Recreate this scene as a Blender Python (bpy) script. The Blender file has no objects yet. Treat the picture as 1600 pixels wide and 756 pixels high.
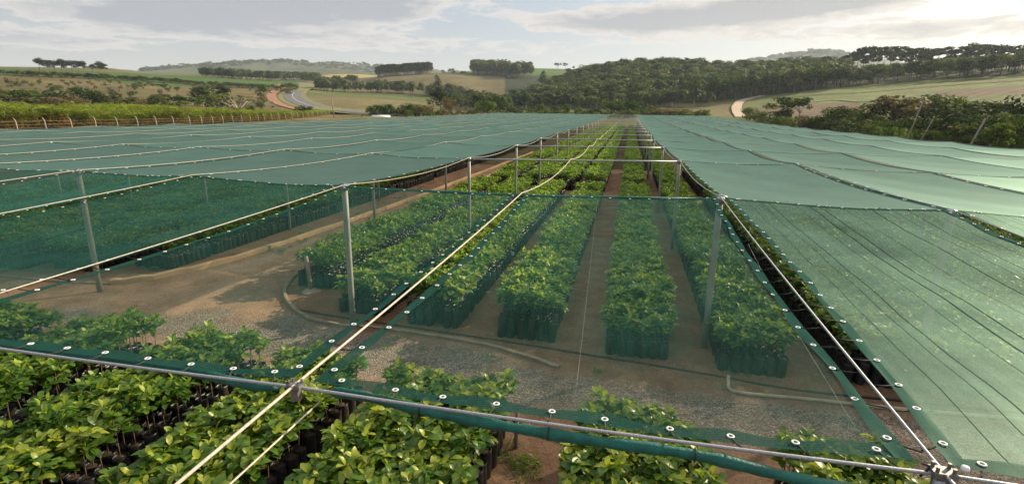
import bpy, math, random
import numpy as np
from mathutils import Matrix, Vector
random.seed(7); RNG = np.random.default_rng(11)
SC = bpy.context.scene
COL = SC.collection
R = math.radians

# ------------------------------------------------------------------ camera
CAM = np.array([2.19228744, -2.96697509, 5.10467177]); F = 822.866
CW = np.array([-0.20477739, 0.94824866, -0.24267407])
CR = np.array([0.97666429, 0.21435125, 0.01343167])
CU = np.array([-0.06475406, 0.2342606, 0.97001489])
cd = bpy.data.cameras.new('camera'); cam = bpy.data.objects.new('camera', cd); COL.objects.link(cam)
M = Matrix.Identity(4)
for k in range(3):
    M[k][0] = CR[k]; M[k][1] = CU[k]; M[k][2] = -CW[k]; M[k][3] = CAM[k]
cam.matrix_world = M
cd.sensor_width = 36; cd.sensor_fit = 'HORIZONTAL'; cd.lens = F/1600*36
cd.clip_start = 0.1; cd.clip_end = 20000
SC.camera = cam
def ray(px, py):
    d = CW + CR*(px-800)/F - CU*(py-378)/F
    return d/np.linalg.norm(d)
def un(px, py, z):
    d = ray(px, py); return CAM + d*(z-CAM[2])/d[2]
def proj(P):
    d = np.asarray(P, float)-CAM; w = d @ CW
    return 800+F*(d @ CR)/w, 378-F*(d @ CU)/w, w

# ------------------------------------------------------------------ object helpers
def tag(o, label=None, cat=None, group=None, kind=None):
    if label: o['label'] = label
    if cat: o['category'] = cat
    if group: o['group'] = group
    if kind: o['kind'] = kind
    return o
def empty(name, loc=(0, 0, 0), rz=0.0):
    o = bpy.data.objects.new(name, None); COL.objects.link(o)
    o.location = loc; o.rotation_euler = (0, 0, rz); o.empty_display_size = .2
    return o
class MB:
    """collects vertices and faces of one mesh"""
    def __init__(s): s.v = []; s.f = []; s.n = 0; s.tone = []
    def add(s, vs, fs, tone=0.5):
        s.v += [tuple(map(float, p)) for p in vs]; s.f += [tuple(i+s.n for i in f) for f in fs]; s.n += len(vs)
        s.tone += [tone]*len(vs)
    def box(s, c, d, ax=None):
        c = np.array(c, float); h = np.array(d, float)/2
        A = np.eye(3) if ax is None else np.array(ax, float)
        vs = [c + A[0]*h[0]*a + A[1]*h[1]*b + A[2]*h[2]*e for a in (-1, 1) for b in (-1, 1) for e in (-1, 1)]
        s.add(vs, [(0, 1, 3, 2), (4, 6, 7, 5), (0, 4, 5, 1), (2, 3, 7, 6), (0, 2, 6, 4), (1, 5, 7, 3)])
    def tube(s, pts, r, n=8, cap=True):
        P = [np.array(p, float) for p in pts]; k = len(P); r = [r]*k if np.isscalar(r) else r
        ref = None; vs = []
        for i in range(k):
            t = P[min(i+1, k-1)]-P[max(i-1, 0)]; t /= np.linalg.norm(t)+1e-12
            if ref is None: ref = np.array([0, 0, 1.]) if abs(t[2]) < .9 else np.array([1., 0, 0])
            a = ref - t*(ref @ t); a /= np.linalg.norm(a); b = np.cross(t, a); ref = a
            for j in range(n):
                q = 2*math.pi*j/n; vs.append(P[i] + r[i]*(a*math.cos(q)+b*math.sin(q)))
        fs = [(i*n+j, i*n+(j+1) % n, (i+1)*n+(j+1) % n, (i+1)*n+j) for i in range(k-1) for j in range(n)]
        if cap: fs += [tuple(range(n))[::-1], tuple((k-1)*n+j for j in range(n))]
        s.add(vs, fs)
    def lathe(s, prof, n=12, c=(0, 0, 0), wob=0, sq=0):
        vs = []; k = len(prof)
        for i, (r, z) in enumerate(prof):
            for j in range(n):
                q = 2*math.pi*j/n; rr = r*(1+wob*math.sin(3*q+i*1.3)+wob*random.uniform(-1, 1)) if r > 0 else 0
                vs.append((c[0]+rr*math.cos(q), c[1]+rr*math.sin(q), c[2]+z))
        s.add(vs, [(i*n+j, i*n+(j+1) % n, (i+1)*n+(j+1) % n, (i+1)*n+j) for i in range(k-1) for j in range(n)])
    def torus(s, c, R_, r, nrm=(0, 0, 1), n=12, m=6):
        z = np.array(nrm, float); z /= np.linalg.norm(z)
        a = np.cross(z, [0.3, 1, 0.1]); a /= np.linalg.norm(a); b = np.cross(z, a); c = np.array(c, float)
        vs = []
        for i in range(n):
            q = 2*math.pi*i/n; e = a*math.cos(q)+b*math.sin(q)
            for j in range(m):
                p = 2*math.pi*j/m; vs.append(c + e*(R_+r*math.cos(p)) + z*r*.6*math.sin(p))
        s.add(vs, [(i*m+j, ((i+1) % n)*m+j, ((i+1) % n)*m+(j+1) % m, i*m+(j+1) % m) for i in range(n) for j in range(m)])
    def build(s, name, mat, parent=None, smooth=True, loc=None):
        return link(name, mesh(name, np.array(s.v), s.f, mat, s.tone, smooth), parent, loc)
def mesh(name, V, Fs, mat, tone=None, smooth=True):
    me = bpy.data.meshes.new(name); V = np.asarray(V, np.float32)
    if isinstance(Fs, np.ndarray):
        k = Fs.shape[1]; nf = len(Fs)
        me.vertices.add(len(V)); me.vertices.foreach_set('co', V.ravel())
        me.loops.add(nf*k); me.loops.foreach_set('vertex_index', Fs.astype(np.int32).ravel())
        me.polygons.add(nf); me.polygons.foreach_set('loop_start', np.arange(0, nf*k, k, dtype=np.int32))
        me.update(calc_edges=True)
    else:
        me.from_pydata([tuple(map(float, v)) for v in V], [], Fs)
    if tone is not None and len(tone) == len(V):
        a = me.attributes.new('tone', 'FLOAT', 'POINT'); a.data.foreach_set('value', np.asarray(tone, np.float32))
    me.polygons.foreach_set('use_smooth', [smooth]*len(me.polygons))
    if mat: me.materials.append(mat)
    me.validate(); me.update()
    return me
def link(name, me, parent=None, loc=None):
    o = bpy.data.objects.new(name, me); COL.objects.link(o)
    if parent: o.parent = parent
    if loc is not None: o.location = loc
    return o
ORD = ('zeroth first second third fourth fifth sixth seventh eighth ninth tenth eleventh twelfth thirteenth fourteenth fifteenth sixteenth '
       'seventeenth eighteenth nineteenth twentieth').split()
def ordn(n):
    if n <= 20: return ORD[n]
    if n < 30: return 'twenty-'+ORD[n-20]
    if n == 30: return 'thirtieth'
    return 'thirty-'+ORD[n-30] if n < 40 else str(n)+'th'

# ------------------------------------------------------------------ materials
def nm(name):
    m = bpy.data.materials.new(name); m.use_nodes = True; nt = m.node_tree; nt.nodes.clear()
    out = nt.nodes.new('ShaderNodeOutputMaterial'); return m, nt, out
def nd(nt, t, ins=None, **kw):
    n = nt.nodes.new(t)
    for k, v in kw.items(): setattr(n, k, v)
    for k, v in (ins or {}).items():
        if hasattr(v, 'is_linked') or hasattr(v, 'links'): nt.links.new(v, n.inputs[k])
        else: n.inputs[k].default_value = v
    return n
def c4(c): return (c[0], c[1], c[2], 1)
def ramp(nt, fac, stops):
    n = nd(nt, 'ShaderNodeValToRGB', {0: fac}); e = n.color_ramp.elements
    while len(e) > 1: e.remove(e[-1])
    e[0].position = stops[0][0]; e[0].color = c4(stops[0][1])
    for p, c in stops[1:]:
        q = e.new(p); q.color = c4(c)
    return n.outputs[0]
def noise(nt, scale, detail=4, rough=.55, coord='Object', vec=None):
    if vec is None: vec = nd(nt, 'ShaderNodeTexCoord').outputs[coord]
    return nd(nt, 'ShaderNodeTexNoise', {'Vector': vec, 'Scale': scale, 'Detail': detail, 'Roughness': rough})
def simple(name, stops, rough=.7, scale=3., bump=0., bscale=40., metal=0., spec=.4, detail=5, sss=0):
    m, nt, out = nm(name)
    n1 = noise(nt, scale, detail)
    c = ramp(nt, n1.outputs[0], stops)
    b = nd(nt, 'ShaderNodeBsdfPrincipled', {'Base Color': c, 'Roughness': rough, 'Metallic': metal, 'Specular IOR Level': spec})
    if bump:
        n2 = noise(nt, bscale, 6)
        bp = nd(nt, 'ShaderNodeBump', {'Strength': 1.0, 'Distance': bump, 'Height': n2.outputs[0]})
        nt.links.new(bp.outputs[0], b.inputs['Normal'])
    nt.links.new(b.outputs[0], out.inputs[0]); return m
def leafmat(name, dark, mid, young, trans=.3, rough=.42, spec=.4, spread=.3):
    m, nt, out = nm(name)
    t = nd(nt, 'ShaderNodeAttribute', attribute_name='tone').outputs['Fac']
    oi = nd(nt, 'ShaderNodeObjectInfo').outputs['Random']
    s = nd(nt, 'ShaderNodeMath', {0: oi, 1: spread, 2: -spread/2}, operation='MULTIPLY_ADD').outputs[0]
    f = nd(nt, 'ShaderNodeMath', {0: t, 1: s}, operation='ADD').outputs[0]
    c = ramp(nt, f, [(0, dark), (.5, mid), (.8, young), (1, tuple(min(1, x*1.25) for x in young))])
    b = nd(nt, 'ShaderNodeBsdfPrincipled', {'Base Color': c, 'Roughness': rough, 'Specular IOR Level': spec})
    tc = nd(nt, 'ShaderNodeMixRGB', {0: 1., 1: c, 2: (1.5, 1.55, .55, 1)}, blend_type='MULTIPLY').outputs[0]
    tr = nd(nt, 'ShaderNodeBsdfTranslucent', {'Color': tc})
    mx = nd(nt, 'ShaderNodeMixShader', {0: trans, 1: b.outputs[0], 2: tr.outputs[0]})
    nt.links.new(mx.outputs[0], out.inputs[0]); return m
def netmat(name, col, k, gloss=.25, weave=True, seams=False, stripes=False):
    m, nt, out = nm(name)
    g = nd(nt, 'ShaderNodeNewGeometry')
    dt = nd(nt, 'ShaderNodeVectorMath', {0: g.outputs['Normal'], 1: g.outputs['Incoming']}, operation='DOT_PRODUCT').outputs['Value']
    s = nd(nt, 'ShaderNodeMath', {0: dt}, operation='ABSOLUTE').outputs[0]
    s = nd(nt, 'ShaderNodeMath', {0: s, 1: .03}, operation='MAXIMUM').outputs[0]
    tc = nd(nt, 'ShaderNodeTexCoord')
    n1 = noise(nt, .9, 4, .6)                                   # uneven tension
    n2 = noise(nt, 55., 3, .8)                                  # knit grain
    a = nd(nt, 'ShaderNodeMath', {0: n1.outputs[0], 1: 1.1, 2: .15}, operation='MULTIPLY_ADD').outputs[0]
    a2 = nd(nt, 'ShaderNodeMath', {0: n2.outputs[0], 1: 1.1, 2: .45}, operation='MULTIPLY_ADD').outputs[0]
    kk = nd(nt, 'ShaderNodeMath', {0: a, 1: a2}, operation='MULTIPLY').outputs[0]
    kk = nd(nt, 'ShaderNodeMath', {0: kk, 1: 1.32*k}, operation='MULTIPLY').outputs[0]
    colr = ramp(nt, n1.outputs[0], [(.25, tuple(x*.74 for x in col)), (.6, tuple(x*1.05 for x in col)), (.8, (col[0]*1.8, col[1]*1.22, col[2]*1.22))])
    if not stripes:
        su = nd(nt, 'ShaderNodeSeparateXYZ', {0: tc.outputs['UV']})
        pv_ = nd(nt, 'ShaderNodeCombineXYZ', {0: nd(nt, 'ShaderNodeMath', {0: su.outputs[0], 1: 46.}, operation='MULTIPLY').outputs[0], 1: nd(nt, 'ShaderNodeMath', {0: su.outputs[1], 1: 2.2}, operation='MULTIPLY').outputs[0], 2: nd(nt, 'ShaderNodeObjectInfo').outputs['Random']}).outputs[0]
        pn = nd(nt, 'ShaderNodeTexNoise', {'Vector': pv_, 'Scale': 1., 'Detail': 4., 'Roughness': .7})
        pw = nd(nt, 'ShaderNodeMath', {0: pn.outputs[0], 1: .8, 2: .60}, operation='MULTIPLY_ADD').outputs[0]
        colr = nd(nt, 'ShaderNodeVectorMath', {0: colr, 'Scale': pw}, operation='SCALE').outputs[0]
        kk = nd(nt, 'ShaderNodeMath', {0: kk, 1: pw}, operation='MULTIPLY').outputs[0]
    if seams:
        sx = nd(nt, 'ShaderNodeSeparateXYZ', {0: tc.outputs['UV']})
        wob = noise(nt, 1.2, 3)
        u = nd(nt, 'ShaderNodeMath', {0: wob.outputs[0], 1: .010, 2: sx.outputs[0]}, operation='MULTIPLY_ADD').outputs[0]
        tot = None
        for pos, w in ((.10, .0014), (.17, .0014), (.21, .0022), (.33, .0014), (.40, .0034), (.452, .003), (.56, .0014), (.68, .003), (.77, .0014), (.83, .002), (.92, .0014)):
            d = nd(nt, 'ShaderNodeMath', {0: u, 1: pos}, operation='SUBTRACT').outputs[0]
            d = nd(nt, 'ShaderNodeMath', {0: d}, operation='ABSOLUTE').outputs[0]
            l = nd(nt, 'ShaderNodeMath', {0: d, 1: w}, operation='LESS_THAN').outputs[0]
            tot = l if tot is None else nd(nt, 'ShaderNodeMath', {0: tot, 1: l}, operation='MAXIMUM').outputs[0]
        kk = nd(nt, 'ShaderNodeMath', {0: tot, 1: k*1.6, 2: kk}, operation='MULTIPLY_ADD').outputs[0]
        colr = nd(nt, 'ShaderNodeMixRGB', {0: tot, 1: colr, 2: c4(tuple(x*.42 for x in col))}).outputs[0]
    q = nd(nt, 'ShaderNodeMath', {0: kk, 1: s}, operation='DIVIDE').outputs[0]
    q = nd(nt, 'ShaderNodeMath', {0: q, 1: -1.}, operation='MULTIPLY').outputs[0]
    T = nd(nt, 'ShaderNodeMath', {0: math.e, 1: q}, operation='POWER').outputs[0]
    if stripes:
        sx = nd(nt, 'ShaderNodeSeparateXYZ', {0: tc.outputs['UV']})
        w_ = nd(nt, 'ShaderNodeMath', {0: n1.outputs[0], 1: .25, 2: sx.outputs[1]}, operation='MULTIPLY_ADD').outputs[0]
        w_ = nd(nt, 'ShaderNodeMath', {0: w_, 1: 38.}, operation='MULTIPLY').outputs[0]; w_ = nd(nt, 'ShaderNodeMath', {0: w_}, operation='SINE').outputs[0]
        w_ = nd(nt, 'ShaderNodeMath', {0: w_, 1: .33, 2: .95}, operation='MULTIPLY_ADD').outputs[0]
        colr = nd(nt, 'ShaderNodeVectorMath', {0: colr, 'Scale': w_}, operation='SCALE').outputs[0]
    oi = nd(nt, 'ShaderNodeObjectInfo').outputs['Random']
    oi = nd(nt, 'ShaderNodeMath', {0: oi, 1: .34, 2: .83}, operation='MULTIPLY_ADD').outputs[0]
    colr = nd(nt, 'ShaderNodeVectorMath', {0: colr, 'Scale': oi}, operation='SCALE').outputs[0]
    df = nd(nt, 'ShaderNodeBsdfDiffuse', {'Color': colr}); tr = nd(nt, 'ShaderNodeBsdfTranslucent', {'Color': colr})
    gl = nd(nt, 'ShaderNodeBsdfGlossy', {'Color': c4((.19+1.9*col[0], .165+1.9*col[1], .145+1.9*col[2])), 'Roughness': .55})
    m1 = nd(nt, 'ShaderNodeMixShader', {0: .35, 1: df.outputs[0], 2: tr.outputs[0]})
    gf = gloss
    if seams: gf = nd(nt, 'ShaderNodeMath', {0: tot, 1: -gloss*.9, 2: gloss}, operation='MULTIPLY_ADD').outputs[0]
    m2 = nd(nt, 'ShaderNodeMixShader', {0: gf, 1: m1.outputs[0], 2: gl.outputs[0]})
    tp = nd(nt, 'ShaderNodeBsdfTransparent')
    mx = nd(nt, 'ShaderNodeMixShader', {0: T, 1: m2.outputs[0], 2: tp.outputs[0]})
    nt.links.new(mx.outputs[0], out.inputs[0]); return m

MT = {}
NC = (.033, .104, .090)
NN = (.018, .105, .088)
MT['net'] = netmat('shade_cloth', NN, .108, .15)
MT['netside'] = netmat('doubled_shade_cloth', NN, .165, .14)
MT['netright'] = netmat('seamed_shade_cloth', (.034, .112, .094), .235, .30, seams=True)
MT['netfar'] = netmat('dense_shade_cloth', NC, .55, .42, seams=False)
MT['hem'] = netmat('hem_cloth', (.013, .076, .062), 1.0, .07, stripes=True)
MT['roll'] = simple('rolled_cloth', [(.3, (.006, .085, .068)), (.7, (.012, .15, .115))], .55, 9, .01, 30)
MT['rope'] = simple('white_rope', [(.3, (.36, .32, .26)), (.7, (.56, .52, .45))], .8, 35, .002, 300)
MT['steel'] = simple('galvanised_steel', [(.3, (.30, .31, .31)), (.7, (.46, .47, .47))], .42, 14, .0006, 200, metal=.55)
MT['darksteel'] = simple('dull_steel', [(.3, (.13, .135, .135)), (.7, (.24, .24, .235))], .5, 30, .001, 200, metal=.5)
MT['wirerope'] = simple('braided_cable', [(.35, (.22, .235, .255)), (.65, (.46, .48, .52))], .45, 160, .001, 260, metal=.4)
MT['post'] = simple('weathered_post', [(.3, (.25, .26, .22)), (.7, (.40, .40, .34))], .55, 2.5, .002, 60, metal=.15)
MT['eyelet'] = simple('eyelet_ring', [(.3, (.70, .70, .68)), (.7, (.82, .82, .80))], .35, 9)
MT['cord'] = simple('black_cord', [(.3, (.015, .017, .017)), (.7, (.03, .033, .033))], .8, 9)
MT['hose'] = simple('black_hose', [(.3, (.012, .014, .014)), (.7, (.022, .024, .024))], .5, 5)
MT['palehose'] = simple('dusty_pipe', [(.3, (.30, .25, .17)), (.7, (.46, .40, .28))], .75, 4)
MT['timber'] = simple('kerb_timber', [(.3, (.42, .27, .135)), (.7, (.60, .43, .24))], .8, 2.2, .004, 40)
MT['stake'] = simple('stake_timber', [(.3, (.20, .15, .10)), (.7, (.32, .26, .18))], .85, 5, .004, 40)
MT['bag'] = simple('black_polythene', [(.3, (.008, .009, .009)), (.62, (.020, .021, .021)), (.8, (.05, .047, .043))], .36, 9, .012, 26, spec=.5)
MT['potsoil'] = simple('potting_soil', [(.3, (.05, .032, .02)), (.7, (.12, .075, .045))], .95, 40, .01, 80)
MT['stem'] = simple('sapling_stem', [(.3, (.13, .085, .045)), (.7, (.24, .16, .09))], .7, 20)
MT['leaf'] = leafmat('sapling_leaf', (.032, .095, .016), (.110, .215, .032), (.29, .36, .055), .40, .42, .3)
MT['leafnear'] = leafmat('sunlit_sapling_leaf', (.036, .100, .014), (.112, .205, .026), (.30, .34, .045), .38, .36, .42)
MT['trunk'] = simple('bark', [(.3, (.10, .085, .065)), (.7, (.22, .19, .15))], .9, 6)
MT['paletrunk'] = simple('pale_bark', [(.3, (.24, .22, .18)), (.7, (.40, .37, .31))], .85, 4)
MT['forest'] = leafmat('forest_foliage', (.016, .036, .011), (.055, .090, .026), (.14, .165, .06), .2, .7, .15, .6)
MT['euca'] = leafmat('eucalyptus_foliage', (.012, .026, .009), (.030, .050, .017), (.075, .09, .035), .15, .85, .05)
MT['bush'] = leafmat('bush_foliage', (.016, .036, .009), (.045, .085, .018), (.13, .15, .04), .2, .85, .06)
MT['bright'] = leafmat('bright_bush_foliage', (.04, .075, .012), (.09, .15, .025), (.20, .22, .05), .25, .85, .06)
MT['dry'] = leafmat('dry_bush_foliage', (.08, .065, .028), (.15, .12, .055), (.24, .19, .09), .15, .8, .1)
MT['cane'] = leafmat('cane_leaf', (.25, .17, .07), (.125, .17, .034), (.24, .29, .065), .36, .6, .15)
MT['concrete'] = simple('pale_concrete', [(.3, (.36, .30, .23)), (.7, (.50, .43, .34))], .85, 4)
MT['wire'] = simple('fence_wire', [(.3, (.25, .23, .2)), (.7, (.35, .33, .3))], .5, 4, metal=.5)
MT['pole'] = simple('grey_pole', [(.3, (.20, .175, .15)), (.7, (.32, .285, .25))], .85, 3)
MT['teal'] = simple('teal_plastic', [(.3, (.01, .20, .15)), (.7, (.02, .28, .21))], .35, 5)
MT['white'] = simple('white_sheet', [(.3, (.70, .70, .68)), (.7, (.80, .80, .78))], .5, 2)
MT['asphalt'] = simple('asphalt', [(.3, (.085, .085, .088)), (.7, (.125, .125, .125))], .85, .3)
MT['paint'] = simple('road_paint', [(.3, (.6, .6, .58)), (.7, (.75, .75, .72))], .7, 1)
MT['reddirt'] = simple('red_dirt', [(.3, (.20, .095, .05)), (.7, (.32, .16, .09))], .95, .25)
MT['paledirt'] = simple('pale_dirt', [(.3, (.30, .22, .15)), (.7, (.42, .33, .24))], .95, .25)

# ------------------------------------------------------------------ terrain heights
DN = np.array([1., 60, 100, 160, 230, 300, 380, 450, 520, 600, 700, 800, 950, 1100, 1250, 1500, 2200, 3000, 3500, 4200, 6000])
TT = {  # image-column direction : {distance : height of the ground given as the elevation it is seen under}
 -500: {230: 166, 300: 152, 450: 122, 600: 108, 700: 100, 800: 96, 950: 100, 3500: 112},
 0:   {230: 179, 300: 168, 450: 142, 600: 124, 700: 113, 800: 107, 950: 110, 3500: 118},
 180: {230: 181, 300: 171, 450: 149, 600: 131, 700: 120, 800: 113, 950: 117, 3500: 118},
 225: {230: 184, 300: 174, 450: 150, 600: 133, 700: 122, 800: 115, 950: 119, 2200: 119, 3500: 113},
 290: {230: 184, 300: 174, 450: 152, 600: 137, 700: 126, 800: 119, 950: 121, 2200: 121, 3500: 106},
 340: {230: 185, 300: 177, 450: 153, 600: 140, 700: 130, 800: 122, 950: 122, 2200: 120, 3500: 103.5},
 385: {230: 185, 300: 177, 450: 156, 600: 142, 700: 132, 800: 125, 950: 124, 1250: 122, 2200: 120, 3500: 98},
 435: {230: 185, 300: 177, 450: 158, 600: 144, 700: 135, 800: 128, 950: 127, 1250: 124, 2200: 122, 3500: 100},
 480: {230: 185, 300: 177, 450: 158, 600: 146, 700: 139, 800: 133, 950: 128, 1250: 124, 2200: 121, 3500: 105},
 520: {230: 185, 300: 177, 450: 159, 600: 148, 700: 143, 800: 140, 950: 134, 1250: 124, 1500: 117, 2200: 119, 3500: 105},
 560: {230: 182, 300: 174, 450: 160, 600: 149, 700: 145, 800: 138, 950: 130, 1250: 121, 1500: 116, 2200: 119, 3500: 109},
 600: {230: 182, 300: 176, 450: 163, 600: 150, 700: 146, 800: 133, 950: 120, 1100: 118, 1250: 121, 2200: 121, 3500: 112},
 700: {230: 183, 300: 180, 450: 172, 600: 160, 700: 146, 800: 130, 950: 114, 1100: 113, 1250: 117, 2200: 121, 3500: 118},
 765: {230: 184, 300: 181, 450: 174, 600: 166, 700: 151, 800: 136, 950: 121, 1100: 113, 1250: 108, 1500: 111, 3500: 119},
 830: {230: 184, 300: 180, 450: 170, 520: 166, 600: 158, 700: 144, 800: 133, 950: 122, 1100: 113, 1250: 106, 1500: 110, 3500: 119},
 895: {230: 184, 300: 180, 380: 172, 450: 165, 520: 157, 600: 145, 700: 128, 800: 122, 950: 119, 1100: 113, 1250: 107.5, 1500: 111, 3500: 119},
 950: {230: 184, 300: 180, 380: 172, 450: 163, 520: 149, 600: 133, 700: 115, 800: 117, 950: 119, 1500: 116, 3500: 119},
 1010:{230: 184, 300: 180, 380: 172, 450: 161, 520: 145, 600: 130, 700: 111, 800: 114, 950: 118, 1500: 116, 3500: 119},
 1100:{230: 184, 300: 179, 380: 170, 450: 159, 520: 145, 600: 130, 700: 114, 800: 117, 950: 119, 3500: 119},
 1170:{230: 184, 300: 176, 380: 162, 450: 152, 520: 141, 600: 130, 700: 117, 800: 119, 950: 121, 2200: 121, 3500: 99},
 1270:{160: 203, 230: 190, 300: 170, 380: 151, 450: 141, 520: 132, 600: 121, 700: 113, 800: 115, 950: 119, 2200: 119, 3500: 83},
 1310:{160: 206, 230: 191, 300: 170, 380: 148, 450: 136, 520: 129, 600: 121, 700: 117, 800: 119, 950: 121, 2200: 118, 3500: 90},
 1450:{160: 209, 230: 192, 300: 166, 380: 139, 450: 124, 520: 118, 600: 113, 700: 112, 800: 115, 950: 119, 3500: 112},
 1600:{160: 211, 230: 190, 300: 158, 380: 129, 450: 114, 520: 109, 600: 106, 700: 106, 800: 109, 950: 114, 3500: 114},
 2100:{160: 215, 230: 190, 300: 150, 380: 122, 450: 108, 520: 100, 600: 94, 700: 92, 800: 96, 950: 104, 3500: 114}}
PXS = np.array(sorted(TT))
AZ = np.array([math.atan2(ray(p, 150)[0], ray(p, 150)[1]) for p in PXS])
ZT = np.zeros((len(PXS), len(DN)))
for a, p in enumerate(PXS):
    ks = sorted(TT[p]); zs = []
    for k in ks:
        d = ray(p, TT[p][k]); zs.append(CAM[2] + k*d[2]/math.hypot(d[0], d[1]))
    first = ks[0]
    ZT[a] = np.interp(np.log(DN), np.log([1., 60, 100]+([160] if first > 160 else [])+ks), [0, 0, 0]+([0.3] if first > 160 else [])+zs)
def noise2(x, y, s, seed):
    g = np.random.default_rng(seed).random((64, 64)); u = np.asarray(x)/s; v = np.asarray(y)/s
    i = np.floor(u).astype(int); j = np.floor(v).astype(int); a = u-i; b = v-j; a = a*a*(3-2*a); b = b*b*(3-2*b)
    G = lambda p, q: g[p % 64, q % 64]
    return (G(i, j)*(1-a)+G(i+1, j)*a)*(1-b)+(G(i, j+1)*(1-a)+G(i+1, j+1)*a)*b
FINE_AZ = np.linspace(AZ[0], AZ[-1], 700); FINE_D = np.geomspace(1, 6000, 500)
_Z = np.empty((len(PXS), 500))
for a in range(len(PXS)): _Z[a] = np.interp(np.log(FINE_D), np.log(DN), ZT[a])
_Z2 = np.empty((700, 500))
for b in range(500): _Z2[:, b] = np.interp(FINE_AZ, AZ, _Z[:, b])
def blur(A, k, ax):
    w = np.hanning(2*k+3)[1:-1]; w /= w.sum(); P = np.pad(A, [(k, k) if q == ax else (0, 0) for q in (0, 1)], mode='edge')
    return sum(w[i]*np.take(P, range(i, i+A.shape[ax]), axis=ax) for i in range(2*k+1))
_Z2 = blur(blur(_Z2, 7, 0), 4, 1)
def hgt(x, y):
    x = np.asarray(x, float); y = np.asarray(y, float)
    dx = x-CAM[0]; dy = y-CAM[1]; d = np.clip(np.hypot(dx, dy), 1, 5999); az = np.arctan2(dx, dy)
    # beyond the seen sector the land is mirrored back so that it stays hilly all round
    span = FINE_AZ[-1]-FINE_AZ[0]; t = (az-FINE_AZ[0])/span; t = np.abs(((t+1) % 2)-1)
    u = t*699; v = np.log(d)/math.log(6000)*499
    i = np.clip(u.astype(int), 0, 698); j = np.clip(v.astype(int), 0, 498); a = np.clip(u-i, 0, 1); b = np.clip(v-j, 0, 1)
    z = (_Z2[i, j]*(1-a)+_Z2[i+1, j]*a)*(1-b)+(_Z2[i, j+1]*(1-a)+_Z2[i+1, j+1]*a)*b
    amp = np.clip((d-250)/400, 0, 1)*1.2 + np.clip((d-1800)/1500, 0, 1)*26
    z = z + amp*(noise2(x, y, 60, 1)-.5) + np.clip((d-1800)/1500, 0, 1)*(60*(noise2(x, y, 420, 2)-.5))
    return z - .06*np.clip((260-d)/60, 0, 1)
def hz(x, y): return float(hgt(np.array([x]), np.array([y]))[0])
def hit(px, py, d0=60, d1=5000):
    r = ray(px, py); hh = math.hypot(r[0], r[1]); ds = np.geomspace(d0, d1, 900)
    X = CAM[0]+r[0]/hh*ds; Y = CAM[1]+r[1]/hh*ds; Z = CAM[2]+r[2]/hh*ds
    k = np.nonzero(Z <= hgt(X, Y))[0]
    k = k[0] if len(k) else len(ds)-1
    return np.array([X[k], Y[k], hz(X[k], Y[k])]), ds[k]
def at(px, d, py=150):
    r = ray(px, py); hh = math.hypot(r[0], r[1]); x = CAM[0]+r[0]/hh*d; y = CAM[1]+r[1]/hh*d
    return np.array([x, y, hz(x, y)])
def zray(px, py, d):
    r = ray(px, py); return CAM[2]+d*r[2]/math.hypot(r[0], r[1])

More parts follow.
